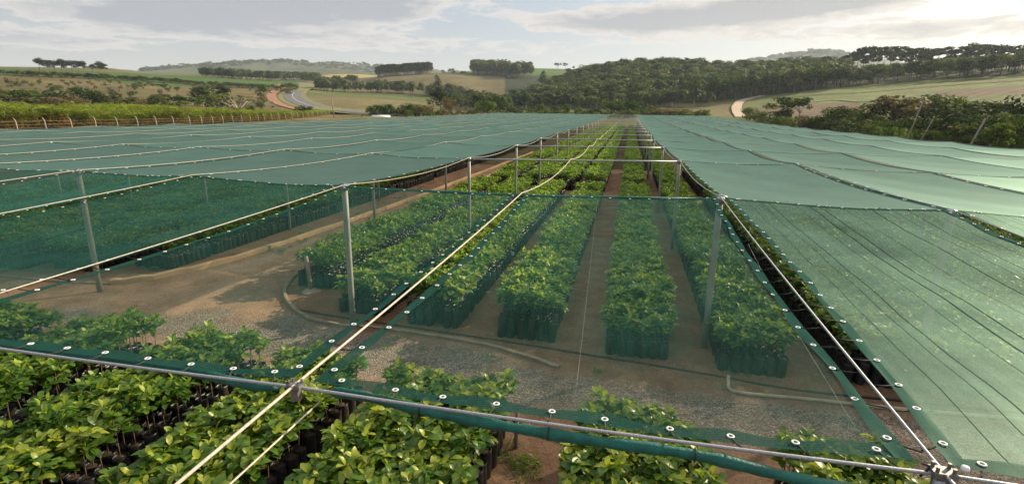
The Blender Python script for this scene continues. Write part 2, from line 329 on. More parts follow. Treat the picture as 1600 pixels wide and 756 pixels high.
# ------------------------------------------------------------------ the land (one sheet to the horizon)
def inpoly(x, y, poly):
    c = np.zeros(x.shape, bool); n = len(poly)
    for i in range(n):
        x0, y0 = poly[i]; x1, y1 = poly[(i+1) % n]
        c ^= ((y0 > y) != (y1 > y)) & (x < (x1-x0)*(y-y0)/((y1-y0) or 1e-9)+x0)
    return c
def land():
    az = np.concatenate([np.linspace(R(-70), R(52), 620), np.linspace(R(52), R(290), 100)[1:-1]]); na = len(az)
    d = np.concatenate([[3.], np.geomspace(12, 150, 40), np.geomspace(155, 1600, 210), np.geomspace(1640, 5900, 70)]); ndd = len(d)
    A, D = np.meshgrid(az, d, indexing='ij')
    X = CAM[0]+np.sin(A)*D; Y = CAM[1]+np.cos(A)*D; Z = hgt(X, Y)
    V = np.stack([X, Y, Z], -1).reshape(-1, 3)
    ii, jj = np.meshgrid(np.arange(na), np.arange(ndd-1), indexing='ij'); i2 = (ii+1) % na
    Fs = np.stack([ii*ndd+jj, i2*ndd+jj, i2*ndd+jj+1, ii*ndd+jj+1], -1).reshape(-1, 4)[:, ::-1]
    # what grows or lies on the land, field by field
    W = (X-CAM[0])*CW[0]+(Y-CAM[1])*CW[1]+(Z-CAM[2])*CW[2]; Wc = np.where(W < 1, 1, W)
    px = 800+F*((X-CAM[0])*CR[0]+(Y-CAM[1])*CR[1]+(Z-CAM[2])*CR[2])/Wc; px = np.where(W < 1, -9999, px)
    g = np.array
    C = np.zeros(X.shape+(3,)); C[:] = (.15, .125, .055)
    n1 = noise2(X, Y, 35, 5)[..., None]; n2 = noise2(X, Y, 9, 6)[..., None]; n3 = noise2(X, Y, 110, 8)[..., None]
    def put(mask, c): C[mask] = c
    savanna = g([.118, .100, .043])*(.55+.5*n1+.35*n2)+g([.02, .0, -.005])*(n3*2-1)
    green = g([.062, .110, .024])*(.8+.25*n1+.15*n2)
    stubble = g([.145, .125, .056])*(.72+.3*n1+.25*n2)
    lightg = g([.108, .130, .043])*(.7+.35*n1+.25*n2)
    brown = g([.118, .086, .050])*(.75+.3*n1+.2*n2)
    forestf = g([.035, .045, .02])*(.7+.6*n1)
    wild = g([.085, .095, .035])*(.6+.5*n1+.4*n2)
    C[:] = wild
    m = (px < 500) & (D > 200); C[m] = savanna[m]
    m = (px < 470) & (D > 640+60*np.sin(px*.02)) & (D < 1050); C[m] = green[m]
    m = (px > 440) & (px < 800) & (D > 215) & (D < 640-(np.clip(px, 440, 800)-440)*.25); C[m] = stubble[m]
    m = (px > 470) & (px < 760) & (D > 560-(np.clip(px, 440, 800)-440)*.2) & (D < 680-(np.clip(px, 440, 800)-440)*.2); C[m] = (lightg*.9)[m]
    m = (px > 540) & (px < 840) & (D > 690) & (D < 1120); C[m] = (g([.130, .112, .053])*(.7+.35*n1+.25*n2))[m]
    m = (px > 480) & (px < 600) & (D > 1180) & (D < 1700); C[m] = g([.34, .26, .085])
    m = (px > 690) & (px < 960) & (D > 1000) & (D < 1700); C[m] = (green*1.15)[m]
    m = (px > 790) & (D > 405) & (D < 1000) & (px < 1180); C[m] = forestf[m]
    m = (px >= 1030) & (D > 255) & (D < 440); C[m] = (lightg)[m]
    m = (px > 1030) & (px < 1165) & (D > 255) & (D < 430); C[m] = (stubble*.9)[m]
    m = (px > 1165) & (px < 1345) & (D > 255) & (D < 325); C[m] = brown[m]
    m = (px > 1460) & (D > 325) & (D < 362); C[m] = brown[m]
    m = (px > 1165) & (D > 438) & (D < 1100); C[m] = forestf[m]
    crop = ((px > 440) & (px < 840) & (D > 215) & (D < 690)) | ((px > 1030) & (D > 255) & (D < 440)) | ((px < 470) & (D > 700) & (D < 1050))
    m = D > 1700; C[m] = (g([.075, .085, .045])*(.7+.6*noise2(X, Y, 240, 9)[..., None]))[m]
    m = D < 190; C[m] = (g([.10, .085, .045])*(.8+.4*n2))[m]
    me = mesh('land', V, Fs, None)
    ca = me.color_attributes.new('ground', 'FLOAT_COLOR', 'POINT')
    rgba = np.ones((len(V), 4), np.float32); rgba[:, :3] = np.clip(C.reshape(-1, 3), .004, 1); ca.data.foreach_set('color', rgba.ravel())
    a = me.attributes.new('crop', 'FLOAT', 'POINT'); a.data.foreach_set('value', crop.astype(np.float32).ravel())
    m, nt, out = nm('land_cover')
    at_ = nd(nt, 'ShaderNodeAttribute', attribute_name='ground').outputs['Color']
    vec = nd(nt, 'ShaderNodeTexCoord').outputs['Object']
    na_ = noise(nt, .35, 6, .7, vec=vec); nb = noise(nt, .05, 4, .6, vec=vec)
    f = nd(nt, 'ShaderNodeMath', {0: na_.outputs[0], 1: 1.7, 2: .15}, operation='MULTIPLY_ADD').outputs[0]
    f2 = nd(nt, 'ShaderNodeMath', {0: nb.outputs[0], 1: .9, 2: .55}, operation='MULTIPLY_ADD').outputs[0]
    f = nd(nt, 'ShaderNodeMath', {0: f, 1: f2}, operation='MULTIPLY').outputs[0]
    cr_ = nd(nt, 'ShaderNodeAttribute', attribute_name='crop').outputs['Fac']
    mp_ = nd(nt, 'ShaderNodeMapping', {'Vector': vec, 'Rotation': (0, 0, .9)})
    wv = nd(nt, 'ShaderNodeTexWave', {'Vector': mp_.outputs[0], 'Scale': .045, 'Distortion': 5., 'Detail': 3., 'Detail Scale': .08})
    wv = nd(nt, 'ShaderNodeMath', {0: wv.outputs[1], 1: .28, 2: -.14}, operation='MULTIPLY_ADD').outputs[0]
    wv = nd(nt, 'ShaderNodeMath', {0: wv, 1: cr_}, operation='MULTIPLY').outputs[0]; wv = nd(nt, 'ShaderNodeMath', {0: wv, 1: 1.}, operation='ADD').outputs[0]
    f = nd(nt, 'ShaderNodeMath', {0: f, 1: wv}, operation='MULTIPLY').outputs[0]
    c = nd(nt, 'ShaderNodeVectorMath', {0: at_, 'Scale': f}, operation='SCALE').outputs[0]
    bp = nd(nt, 'ShaderNodeBump', {'Strength': .8, 'Distance': .7, 'Height': na_.outputs[0]})
    b = nd(nt, 'ShaderNodeBsdfPrincipled', {'Base Color': c, 'Roughness': .95, 'Specular IOR Level': .1, 'Normal': bp.outputs[0]})
    nt.links.new(b.outputs[0], out.inputs[0]); me.materials.append(m)
    tag(link('terrain', me), 'rolling farmland of dry pasture, green fields and ploughed strips', 'land', kind='structure')
land()

def ribbon(name, pts, width, mat, lift=.25, step=6., label=None, cat=None):
    P = np.array([p[:2] for p in pts]); out = []
    for k in range(len(P)-1):                                       # smooth the line
        p0, p1, p2, p3 = P[max(k-1, 0)], P[k], P[k+1], P[min(k+2, len(P)-1)]
        n = max(2, int(np.linalg.norm(p2-p1)/step))
        for t in np.linspace(0, 1, n, endpoint=False):
            out.append(.5*((2*p1)+(p2-p0)*t+(2*p0-5*p1+4*p2-p3)*t*t+(3*p1-p0-3*p2+p3)*t**3))
    out.append(P[-1]); Q = np.array(out); T = np.gradient(Q, axis=0); T /= np.linalg.norm(T, axis=1)[:, None]; N = np.stack([-T[:, 1], T[:, 0]], 1)
    vs = []; m = 5
    for k in range(len(Q)):
        for s in np.linspace(-.5, .5, m):
            q = Q[k]+N[k]*s*width; vs.append((q[0], q[1], 0))
    vs = np.array(vs); z = hgt(vs[:, 0], vs[:, 1]).reshape(-1, m); z[:] = z.max(1)[:, None]; vs[:, 2] = z.ravel()+lift
    fs = [(k*m+j, (k+1)*m+j, (k+1)*m+j+1, k*m+j+1) for k in range(len(Q)-1) for j in range(m-1)]
    o = link(name, mesh(name, vs, fs, mat)); tag(o, label, cat, kind='structure'); return o
RD = [hit(*q)[0] for q in ((640, 181), (585, 178.5), (540, 175.5), (505, 170.5), (478, 164), (461, 156), (457, 149.5), (464, 142.5), (477, 137), (482, 133), (474, 129.5))]
ribbon('road_verge', RD, 23, simple('verge_grass', [(.3, (.10, .12, .035)), (.7, (.18, .17, .06))], .95, .3), .12, label='grassy verge of the winding road', cat='verge')
ribbon('road', RD, 14, MT['asphalt'], .30, label='grey asphalt road winding up between the hills', cat='road')
ribbon('road_marking', RD, .3, MT['paint'], .42, label='pale centre line of the winding road', cat='road marking')
ribbon('dirt_track', [hit(*q)[0] for q in ((500, 178), (462, 170), (438, 163), (427, 156), (424, 150), (430, 143), (440, 137), (439, 132))], 7.5, MT['reddirt'], .25, label='red dirt track climbing beside the road', cat='track')
ribbon('farm_track', [hit(*q)[0] for q in ((1160, 184), (1153, 176), (1151, 168), (1157, 160), (1172, 155), (1192, 150.5))], 5.5, MT['paledirt'], .25, label='pale farm track bending round the ploughed field', cat='track')

BANK = simple('grass_bank', [(.3, (.05, .065, .022)), (.7, (.10, .11, .04))], .95, .3)
for P, lb in ((((1205, 156), (1280, 149), (1340, 146), (1420, 139), (1500, 133), (1610, 126)), 'dark grass bank along the middle of the light green right field'),
              (((1255, 163), (1300, 157), (1345, 160), (1400, 156)), 'short dark grass bank beside the ploughed strip'),
              (((1330, 141), (1420, 134), (1500, 127), (1605, 121)), 'dark grass bank high on the light green right field'),
              (((495, 158), (560, 160), (640, 167), (720, 174)), 'faint grass bank across the stubble field')):
    ribbon('field_bank', [hit(*q)[0] for q in P], 2.2, BANK, .35, label=lb, cat='bank')

# ------------------------------------------------------------------ nursery ground
KERB_L = [(-17.5, 8.6), (-14.2, 8.6), (-12.3, 8.8), (-11.4, 9.8), (-10.6, 12.6), (-10.1, 19), (-9.7, 30), (-9.4, 62)]
ISLAND = [(-8.2, 14.5), (-7.9, 12), (-7.35, 10), (-6.4, 8.7), (-4.9, 7.75), (-2.8, 7.7), (-.6, 7.45), (1.1, 6.8)]
def ground():
    xs = np.arange(-26, 26.01, .16); ys = np.arange(-12, 46.01, .16)
    X, Y = np.meshgrid(xs, ys, indexing='ij')
    wob = (noise2(X, Y, 1.1, 21)-.5)*.9+(noise2(X, Y, .4, 22)-.5)*.35
    lower = 5.05-.09*np.clip(X, -12, 12)+0*X                            # where the gravel meets the front beds
    kl = np.interp(Y, [p[1] for p in KERB_L[3:]], [p[0] for p in KERB_L[3:]])
    isl = np.interp(X, [-6.4, -4.9, -2.8, -.6, 1.1, 4.4, 8, 26], [8.7, 7.75, 7.7, 7.45, 6.75, 6.6, 6.75, 7.2])
    gr = np.clip(np.minimum((Y-lower)+wob*.5, (isl-Y)*1.4+wob*.4), 0, .6)/.6
    tr_in = (Y > 8) & (X > kl) & (X < -7.4+.02*Y)
    left = (X < -6.2) & (Y > lower) & (Y < 8.7)
    gr = np.where(X < -5.8, np.clip(1-(Y-6.9-.18*(X+6))*.55+wob*1.2, 0, 1)*np.clip((Y-lower)/.6, 0, 1), gr)
    gr = np.where(tr_in, np.clip(.6*noise2(X, Y*.35, 1.3, 25)+wob*.5-.22-.02*(Y-9), 0, .8), gr)
    rut = sum(np.exp(-((X-kl-o-.15*np.sin(Y*.35))/.24)**2) for o in (1.0, 2.45))*tr_in
    gr = gr*(1-.75*rut)
    path = np.where(tr_in | left, 1., 0.)
    for ax in (0, 1): path = blur(path, 5, ax)
    Z = .004+.012*(noise2(X, Y, .5, 23)-.5)+.02*(noise2(X, Y, 1.8, 24)-.5)+.02
    V = np.stack([X, Y, Z], -1).reshape(-1, 3); nx, ny = X.shape
    ii, jj = np.meshgrid(np.arange(nx-1), np.arange(ny-1), indexing='ij')
    Fs = np.stack([ii*ny+jj, (ii+1)*ny+jj, (ii+1)*ny+jj+1, ii*ny+jj+1], -1).reshape(-1, 4)
    m, nt, out = nm('nursery_soil_and_gravel')
    g = nd(nt, 'ShaderNodeAttribute', attribute_name='gravel').outputs['Fac']; p = nd(nt, 'ShaderNodeAttribute', attribute_name='path').outputs['Fac']
    vec = nd(nt, 'ShaderNodeTexCoord').outputs['Object']
    nA = noise(nt, 1.3, 6, .65, vec=vec); nB = noise(nt, 22, 5, .7, vec=vec)
    soil = ramp(nt, nA.outputs[0], [(.25, (.13, .072, .040)), (.5, (.225, .135, .078)), (.78, (.33, .215, .135))])
    dirt = ramp(nt, nA.outputs[0], [(.25, (.22, .132, .075)), (.5, (.36, .228, .135)), (.78, (.46, .325, .21))])
    base = nd(nt, 'ShaderNodeMixRGB', {0: p, 1: soil, 2: dirt}).outputs[0]
    ru = nd(nt, 'ShaderNodeAttribute', attribute_name='rut').outputs['Fac']
    ru = nd(nt, 'ShaderNodeMath', {0: ru, 1: .6}, operation='MULTIPLY').outputs[0]
    base = nd(nt, 'ShaderNodeMixRGB', {0: ru, 1: base, 2: (.40, .30, .205, 1)}).outputs[0]
    sp = ramp(nt, nB.outputs[0], [(.3, (.62, .6, .58)), (.7, (1.25, 1.25, 1.25))])
    base = nd(nt, 'ShaderNodeMixRGB', {0: 1., 1: base, 2: sp}, blend_type='MULTIPLY').outputs[0]
    vo = nd(nt, 'ShaderNodeTexVoronoi', {'Vector': vec, 'Scale': 48., 'Randomness': 1.}); vo2 = nd(nt, 'ShaderNodeTexVoronoi', {'Vector': vec, 'Scale': 21.})
    sv = nd(nt, 'ShaderNodeSeparateColor', {0: vo.outputs['Color']}).outputs[0]
    gc = ramp(nt, sv, [(0, (.12, .102, .084)), (.45, (.245, .205, .160)), (.8, (.35, .30, .24)), (1, (.56, .51, .44))])
    mott = ramp(nt, nA.outputs[0], [(.3, (.66, .6, .54)), (.7, (1.12, 1.1, 1.08))])
    gc = nd(nt, 'ShaderNodeMixRGB', {0: 1., 1: gc, 2: mott}, blend_type='MULTIPLY').outputs[0]
    col = nd(nt, 'ShaderNodeMixRGB', {0: g, 1: base, 2: gc}).outputs[0]
    hh = nd(nt, 'ShaderNodeMath', {0: vo.outputs['Distance'], 1: vo2.outputs['Distance']}, operation='ADD').outputs[0]
    hh = nd(nt, 'ShaderNodeMath', {0: hh, 1: -1., 2: 1.}, operation='MULTIPLY_ADD').outputs[0]
    hmix = nd(nt, 'ShaderNodeMixRGB', {0: g, 1: nB.outputs[0], 2: hh}).outputs[0]
    bp = nd(nt, 'ShaderNodeBump', {'Strength': 1., 'Distance': .028, 'Height': hmix})
    b = nd(nt, 'ShaderNodeBsdfPrincipled', {'Base Color': col, 'Roughness': .93, 'Specular IOR Level': .2, 'Normal': bp.outputs[0]})
    nt.links.new(b.outputs[0], out.inputs[0])
    me = mesh('ground', V, Fs, m)
    for nme, arr in (('gravel', gr), ('path', np.clip(path, 0, 1)), ('rut', rut)):
        a = me.attributes.new(nme, 'FLOAT', 'POINT'); a.data.foreach_set('value', arr.astype(np.float32).ravel())
    tag(link('ground', me), 'brown nursery soil with a grey gravel drive and a dirt path', 'ground', kind='structure')
ground()

# ------------------------------------------------------------------ net house
HN = 3.391; DZ = -.205
YR = [0, 8.24, 16.45, 24.2, 31.5]
while len(YR) < 22: YR.append(YR[-1]+7.9)
OV = {(-3, 1): (-12.01, 8.23), (-2, 1): (-8.51, 8.30), (-1, 1): (-4.06, 7.86), (0, 1): (.05, 7.87), (1, 1): (4.13, 8.6), (2, 1): (8.18, 8.29),
      (-2, 2): (-7.58, 16.11), (-1, 2): (-3.46, 15.6), (0, 2): (.17, 16.31), (1, 2): (4.05, 17.37), (2, 2): (8.04, 17.59), (3, 2): (11.51, 15.88),
      (-1, 3): (-3.34, 23.39), (0, 3): (.25, 24.21), (1, 3): (3.89, 25.04), (-1, 4): (-3.33, 30.86), (1, 4): (3.73, 31.94)}
def rise(y): return .85*min(max((y-55)/110, 0), 1)**1.5
def node(i, j):
    if (i, j) in OV: x, y = OV[(i, j)]
    else:
        s = max(0, min(1, (j-1)/2)); x = 4*i + (.6*s if i < 0 else (-.2*s if i > 0 else .2*s)); y = YR[j]
    return np.array([x, y, HN+(DZ if j == 0 else rise(y))])
IL, IR, NJ = -10, 6, 21
NET_GROUP = 'panels of green shade net on the roof'
def panel(i, j, label):
    A, B_, C_, D_ = node(i, j), node(i+1, j), node(i+1, j+1), node(i, j+1)
    dist = np.linalg.norm((A+C_)/2-CAM)
    near = j == 0 and -3 <= i <= 1; mid = dist < 26
    nu, nv = (26, 40) if near else ((12, 18) if mid else (6, 9))
    gl = gr_ = .085; sl = sr = .045                                   # clearance to the ropes, scallop
    if j >= 1 and i >= 1: gl, gr_, sl, sr = .04, .04, .055, .055
    if j >= 1 and i < 0: gl, gr_, sl, sr = .035, .035, .03, .03
    if (i, j) == (1, 0): gl, sl = .09, .17
    if (i, j) == (0, 0): gr_, sr = .09, .06
    gf, gb = (.09, .04) if j == 0 else (.05, .05)
    sag = .12 if j == 0 else random.uniform(.09, .17)
    rs = random.random()*50
    def P(u, v):
        e = (4*v*(1-v))
        q = (A*(1-u)+B_*u)*(1-v)+(D_*(1-u)+C_*u)*v
        wx = np.linalg.norm(B_-A); wy = np.linalg.norm(D_-A)
        ex = (B_-A)/wx; ey = (D_-A)/wy
        wr = (.05 if near else 0.)*(math.sin(v*23+rs)*.5+math.sin(v*41+rs*2)*.3)
        l = (gl+sl*e+wr*.35)/wx; r_ = (gr_+sr*e-wr*.35)/wx; uu = l+u*(1-l-r_)
        q = q+ex*(uu-u)*wx
        f = gf/wy; b = gb/wy; vv = f+v*(1-f-b); q = q+ey*(vv-v)*wy
        q[2] += -sag*e*(.75+.25*(4*u*(1-u))) - (.05 if j == 0 else .08)*4*u*(1-u) + .012*math.sin(u*9+v*14+rs)*(4*u*(1-u))
        return q
    us = np.linspace(0, 1, nu+1); vs_ = np.linspace(0, 1, nv+1)
    V = [P(u, v) for u in us for v in vs_]
    Fs = [(a*(nv+1)+b, (a+1)*(nv+1)+b, (a+1)*(nv+1)+b+1, a*(nv+1)+b+1) for a in range(nu) for b in range(nv)]
    root = empty('shade_net', A); tag(root, label, 'shade net', NET_GROUP)
    me = mesh('net_cloth', np.array(V)-A, Fs, MT['netfar'] if j else MT['netright' if i >= 1 else 'net' if i in (-1, 0) else 'netside'])
    uv = me.uv_layers.new(name='UV'); L = np.empty(len(me.loops), np.int32); me.loops.foreach_get('vertex_index', L)
    UV = np.array([(u, v) for u in us for v in vs_])[L]; uv.data.foreach_set('uv', UV.astype(np.float32).ravel())
    link('net_cloth', me, root)
    wx = np.linalg.norm(B_-A); wy = np.linalg.norm(D_-A)
    # hems: a doubled band along each edge
    if near: hu, hv, nn = .115/wx, .15/wy, 44
    elif mid: hu, hv, nn = .06/wx, .07/wy, 16
    else: hu, hv, nn = .05/wx, .09/wy, 8
    def band(side):
        vs = []; z = np.array([0, 0, .006])
        for t in np.linspace(0, 1, nn+1):
            for s in (0, .5, 1):
                wv = (.8+.2*math.sin(t*31+rs+side)) if near else 1
                if side == 0: q = P(t, s*hv*wv)
                elif side == 1: q = P(t, 1-s*hv*.6)
                elif side == 2: q = P(s*hu*wv, t)
                else: q = P(1-s*hu*wv, t)
                vs.append(q-A+z*(1+side*.35)+np.array([0, 0, .008*math.sin(t*47+rs)*(s == .5)*near]))
        b = MB(); b.add(vs, [(k*3+c, (k+1)*3+c, (k+1)*3+c+1, k*3+c+1) for k in range(nn) for c in range(2)])
        h_ = b.build('hem', MT['hem'], root).data
        uv_ = h_.uv_layers.new(name='UV'); LL = np.empty(len(h_.loops), np.int32); h_.loops.foreach_get('vertex_index', LL)
        uv_.data.foreach_set('uv', np.stack([LL//3/nn, (LL % 3)/2.], 1).astype(np.float32).ravel())
    for side in ((0, 1, 2, 3) if mid or near else (0, 2, 3)): band(side)
    if near or (mid and j <= 1):
        sp = .40 if near else .8
        rr = random.uniform(.0165, .0185) if near else .03
        for side in range(4):
            ln = wx if side < 2 else wy; n = max(2, int(ln/sp))
            for k in range(n):
                t = (k+.5+random.uniform(-.09, .09))/n
                q, edge = ((P(t, hv*.42), (A*(1-t)+B_*t)), (P(t, 1-hv*.25), D_*(1-t)+C_*t), (P(hu*.5, t), A*(1-t)+D_*t), (P(1-hu*.5, t), B_*(1-t)+C_*t))[side]
                X, Y, w = proj(q)
                if w < .3 or X < -60 or X > 1660 or Y < 0 or Y > 800: continue
                q = q-A+np.array([0, 0, .016])
                m = MB(); m.torus((0, 0, 0), rr, .0065, n=12 if near else 8, m=6 if near else 4)
                e = m.build('eyelet', MT['eyelet'], root, loc=q)
                if near or side == 0:
                    m = MB(); c = edge-A-q+np.array([0, 0, -.01]); m.tube([(0, 0, -.004), c*.5+np.array([0, 0, -.012]), c], .005, 5)
                    m.build('tie_cord', MT['cord'], e)
def sidename(i):
    if i == 0: return 'between the middle rope and the right rope'
    if i == -1: return 'between the left aisle rope and middle rope'
    if i < -1: return ordn(-i-1)+' column left of the open aisle'
    return ordn(i)+' column right of the open aisle'
for j in range(NJ):
    for i in range(IL, IR):
        if j >= 1 and i in (-1, 0): continue
        if j == 0 and (i < -6 or i > 3): continue
        P4 = [proj(node(a, b)) for a in (i, i+1) for b in (j, j+1)]
        if all(p[2] < .2 for p in P4) or all(p[0] < -80 for p in P4 if p[2] > .2) or all(p[0] > 1680 for p in P4 if p[2] > .2): continue
        lb = 'green shade net panel, %s, ' % sidename(i) + ('in the front row' if j == 0 else '%s row back' % ordn(j+1))
        panel(i, j, lb)

def seg(A, B_, sag, n=10):
    return [A*(1-t)+B_*t-np.array([0, 0, sag*4*t*(1-t)]) for t in np.linspace(0, 1, n+1)[:-1]]
for i in range(IL, IR+1):
    pts = []
    j0 = 0
    if i == 0: pts += seg(np.array([-.02, -8, 3.17]), node(0, 0), .04)
    elif i in (1,): pts += seg(np.array([4, -8, 3.17]), node(1, 0), .04)
    for j in range(j0, NJ):
        pts += seg(node(i, j), node(i, j+1), .03 if j == 0 else (.17 if i in (-1, 0, 1) else .10), 8 if j < 8 else 4)
    pts.append(node(i, NJ)); pts = [p+np.array([0, 0, .02]) for p in pts]
    m = MB(); m.tube(pts, .0105 if i == 0 else (.0075 if i < 0 else .0095), 8)
    o = m.build('support_rope', MT['rope'] if i <= 0 else MT['wirerope'])
    if i == 0: lb = 'white support rope running down the middle of the open aisle'
    elif i == -1: lb = 'white support rope along the left side of the open aisle'
    elif i == 1: lb = 'grey braided support rope along the right side of the open aisle'
    elif i < 0: lb = '%s white support rope out to the left of the open aisle' % ordn(-i-1)
    else: lb = '%s grey support rope out to the right of the open aisle' % ordn(i-1)
    tag(o, lb, 'rope', 'ropes carrying the shade nets')
a0 = un(500, 627, 3.02); a1 = un(358, 757, 2.98); d_ = (a1-a0)
m = MB(); m.tube([a0, a0+d_, a0+d_*7], .0062, 8)
tag(m.build('tie_down_rope', MT['rope']), 'thin white rope beside the thicker white rope over the front bed', 'rope')
# braided cable along the front row and the rolled-up net below it
pts = []
for i in range(-8, 3):
    pts += seg(node(i, 0)+np.array([0, .0, .0]), node(i+1, 0), .02, 6)
m = MB(); m.tube(pts, .0115, 8)
tag(m.build('front_cable', MT['wirerope']), 'grey braided steel cable crossing the foreground along the front net edge', 'cable')
for s, (xa, xb) in enumerate(((-14., -.16), (.12, 4.6))):
    pa, pb = (un(0, 536, 3.06), un(437, 604, 3.06)) if s == 0 else (un(512, 614, 3.06), un(1100, 718, 3.06))
    dd = (pb-pa)/(pb[0]-pa[0])
    vs = [pa+dd*(x-pa[0])+np.array([0, .012*math.sin(x*5), .02*math.sin(x*3.1)-.0]) for x in np.linspace(xa if s == 0 else pa[0], pb[0] if s == 0 else xb, 60)]
    m = MB(); rad = [.036+.004*math.sin(k*.9)+.003*math.sin(k*2.3) for k in range(60)]; rad[0 if s else -1] *= .35
    m.tube(vs, rad, 10)
    r_ = m.build('rolled_net', MT['roll'])
    tag(r_, 'dark green net rolled up along the front cable, %s' % ('longer roll crossing the centre' if s else 'on the side of the leftmost beds'), 'rolled net', 'rolled nets along the front cable')
    for k in range(3 if s == 0 else 4):
        q = vs[int((k+.5)*60/5)+(15 if s == 0 else 4)]; m = MB(); m.torus(q, .041, .006, dd, 12, 5); m.build('binding', MT['cord'], r_)
# clamps where ropes cross the front cable
for i, lb in ((0, 'small steel clamp where the white rope crosses the front cable'), (1, 'chunky steel clamp at the right corner of the front cable')):
    q = node(i, 0); root = empty('cable_clamp', q); tag(root, lb, 'clamp')
    k = 1.0 if i == 0 else 1.15
    m = MB(); m.box((0, 0, .012), (.10*k, .07*k, .03*k)); m.box((.0, 0, -.05), (.055*k, .05*k, .10*k)); m.build('clamp_plate', MT['darksteel'], root, smooth=False)
    for a, b in ((-.035, -.022), (.035, .022), (-.035, .022), (.035, -.022)):
        m = MB(); m.tube([(a*k, b*k, .02), (a*k, b*k, .052*k)], .009*k, 6); m.build('bolt', MT['darksteel'], root, smooth=False)
    m = MB(); m.tube([(-.09*k, .0, -.03), (-.06*k, .0, .025), (-.06*k, .0, .045), (-.09*k, 0, .05)], .006, 6); m.build('hook', MT['cord'], root)
    if i == 1:
        m = MB(); m.lathe([(0, .016), (.018, .014), (.021, 0), (.021, -.010), (0, -.012)], 12, (.10, .0, .055)); m.build('end_cap', MT['eyelet'], root)
        m = MB(); m.tube([(-.02, -.02, -.02), (.02, .02, -.3), (.03, .05, -.6)], .028, 8); m.build('strut', MT['steel'], root)

# posts
def post(i, j):
    q = node(i, j); r0 = .068 if j == 1 else .056
    root = empty('net_post', (q[0], q[1], 0))
    m = MB(); m.tube([(0, 0, -.05), (0, 0, 1.2), (0, 0, 2.4), (0, 0, q[2]-.01)], [r0*1.04, r0*1.02, r0, r0*.97], 12); m.build('pole', MT['post'], root)
    if j <= 4:
        m = MB(); m.lathe([(r0*1.0, -.10), (r0*1.35, -.10), (r0*1.35, -.015), (r0*1.15, .012), (0, .022)], 12, (0, 0, q[2])); m.build('cap', MT['steel'], root)
    if j == 1 and i in (-1, 1, -3):
        m = MB(); m.tube([(-.13, .02, q[2]+.015), (-.05, .02, q[2]+.05), (.05, -.02, q[2]+.05), (.13, -.02, q[2]+.015)], .012, 6); m.build('bracket', MT['steel'], root)
    if i == -1: s = 'grey net post on the left side of the aisle, %s from the front' % ordn(j)
    elif i == 1: s = 'grey net post on the right side of the aisle, %s from the front' % ordn(j)
    elif i < 0: s = 'grey post under the left nets, %s line from the aisle, %s row back' % (ordn(-i), ordn(j+1))
    else: s = 'grey post under the right nets, %s line from the aisle, %s row back' % (ordn(i), ordn(j+1))
    tag(root, s, 'post', 'posts holding up the nets')
for j in range(1, NJ+1):
    for i in range(IL, IR+1):
        if i == 0: continue
        if i in (-1, 1) and j <= 16 or (j <= 3 and -6 <= i <= 4 and (i, j) != (-2, 1)): post(i, j)
# cross pipes of the open aisle
for j in range(1, NJ+1):
    a, b = node(-1, j), node(1, j); mid_ = node(0, j)
    pts = [a, mid_*.5+a*.5, mid_, mid_*.5+b*.5, b]; pts = [p+np.array([0, 0, -.035]) for p in pts]
    m = MB(); m.tube(pts, .030 if j > 1 else .026, 8)
    tag(m.build('cross_pipe', MT['steel'] if j > 1 else MT['roll']), ('grey' if j > 1 else 'green wrapped')+' cross pipe spanning the open aisle, %s from the front' % ordn(j), 'pipe', 'cross pipes over the open aisle')
# thin wires below the nets
for (p0, p1, lb) in (((1.60, 8.6, 3.25), (1.93, .4, 3.02), 'thin pale wire under the middle front net panel'),
                     ((4.02, 5.2, 3.22), (3.80, .35, 3.06), 'thin pale wire beside the right hem of the middle front panel'),
                     ((-13.5, 3.0, 3.1), (-5.0, 15.8, 2.9), 'dark wire slung under the left front nets')):
    p0 = np.array(p0); p1 = np.array(p1); m = MB(); m.tube(seg(p0, p1, .05)+[p1], .0016, 5); tag(m.build('support_wire', MT['darksteel'] if 'pale' in lb else MT['cord']), lb.replace('pale', 'grey'), 'wire')

# ------------------------------------------------------------------ saplings
def leaves(base, dirs, ups, L, Wd, tone, detail=True, droop=None):
    if droop is None: droop = RNG.uniform(.02, .42, len(base))[:, None]
    n = len(base); d = dirs/np.linalg.norm(dirs, axis=1)[:, None]
    s = np.cross(d, ups); s /= np.linalg.norm(s, axis=1)[:, None]+1e-9; u = np.cross(s, d)
    L = L[:, None]; Wd = Wd[:, None]
    def pt(t, w, h): return base + d*L*t + s*Wd*w + u*L*h
    if detail:
        q = [pt(0, 0, 0), pt(.36, 0, .03), pt(.72, 0, -droop*.35), pt(1, 0, -droop), pt(.36, -.42, .10), pt(.72, -.44, .05-droop*.3), pt(.36, .42, .10), pt(.72, .44, .05-droop*.3), pt(.92, -.2, -droop*.75), pt(.92, .2, -droop*.75)]
        V = np.stack(q, 1).reshape(-1, 3)
        fl = np.array([[0, 1, 4, 4], [1, 2, 5, 4], [2, 3, 8, 5], [0, 6, 1, 1], [1, 6, 7, 2], [2, 7, 9, 3]])
        tri = [[0, 1, 4], [1, 2, 5], [1, 5, 4], [2, 3, 8], [2, 8, 5], [0, 6, 1], [1, 6, 7], [1, 7, 2], [2, 7, 9], [2, 9, 3]]
        k = 10
    else:
        q = [pt(0, 0, 0), pt(.6, -.45, .06), pt(1, 0, -droop), pt(.6, .45, .06), pt(.55, 0, 0)]
        V = np.stack(q, 1).reshape(-1, 3); tri = [[0, 4, 1], [4, 2, 1], [0, 3, 4], [4, 3, 2]]; k = 5
    Fs = (np.array(tri)[None]+(np.arange(n)*k)[:, None, None]).reshape(-1, 3)
    return V, Fs, np.repeat(tone, k)
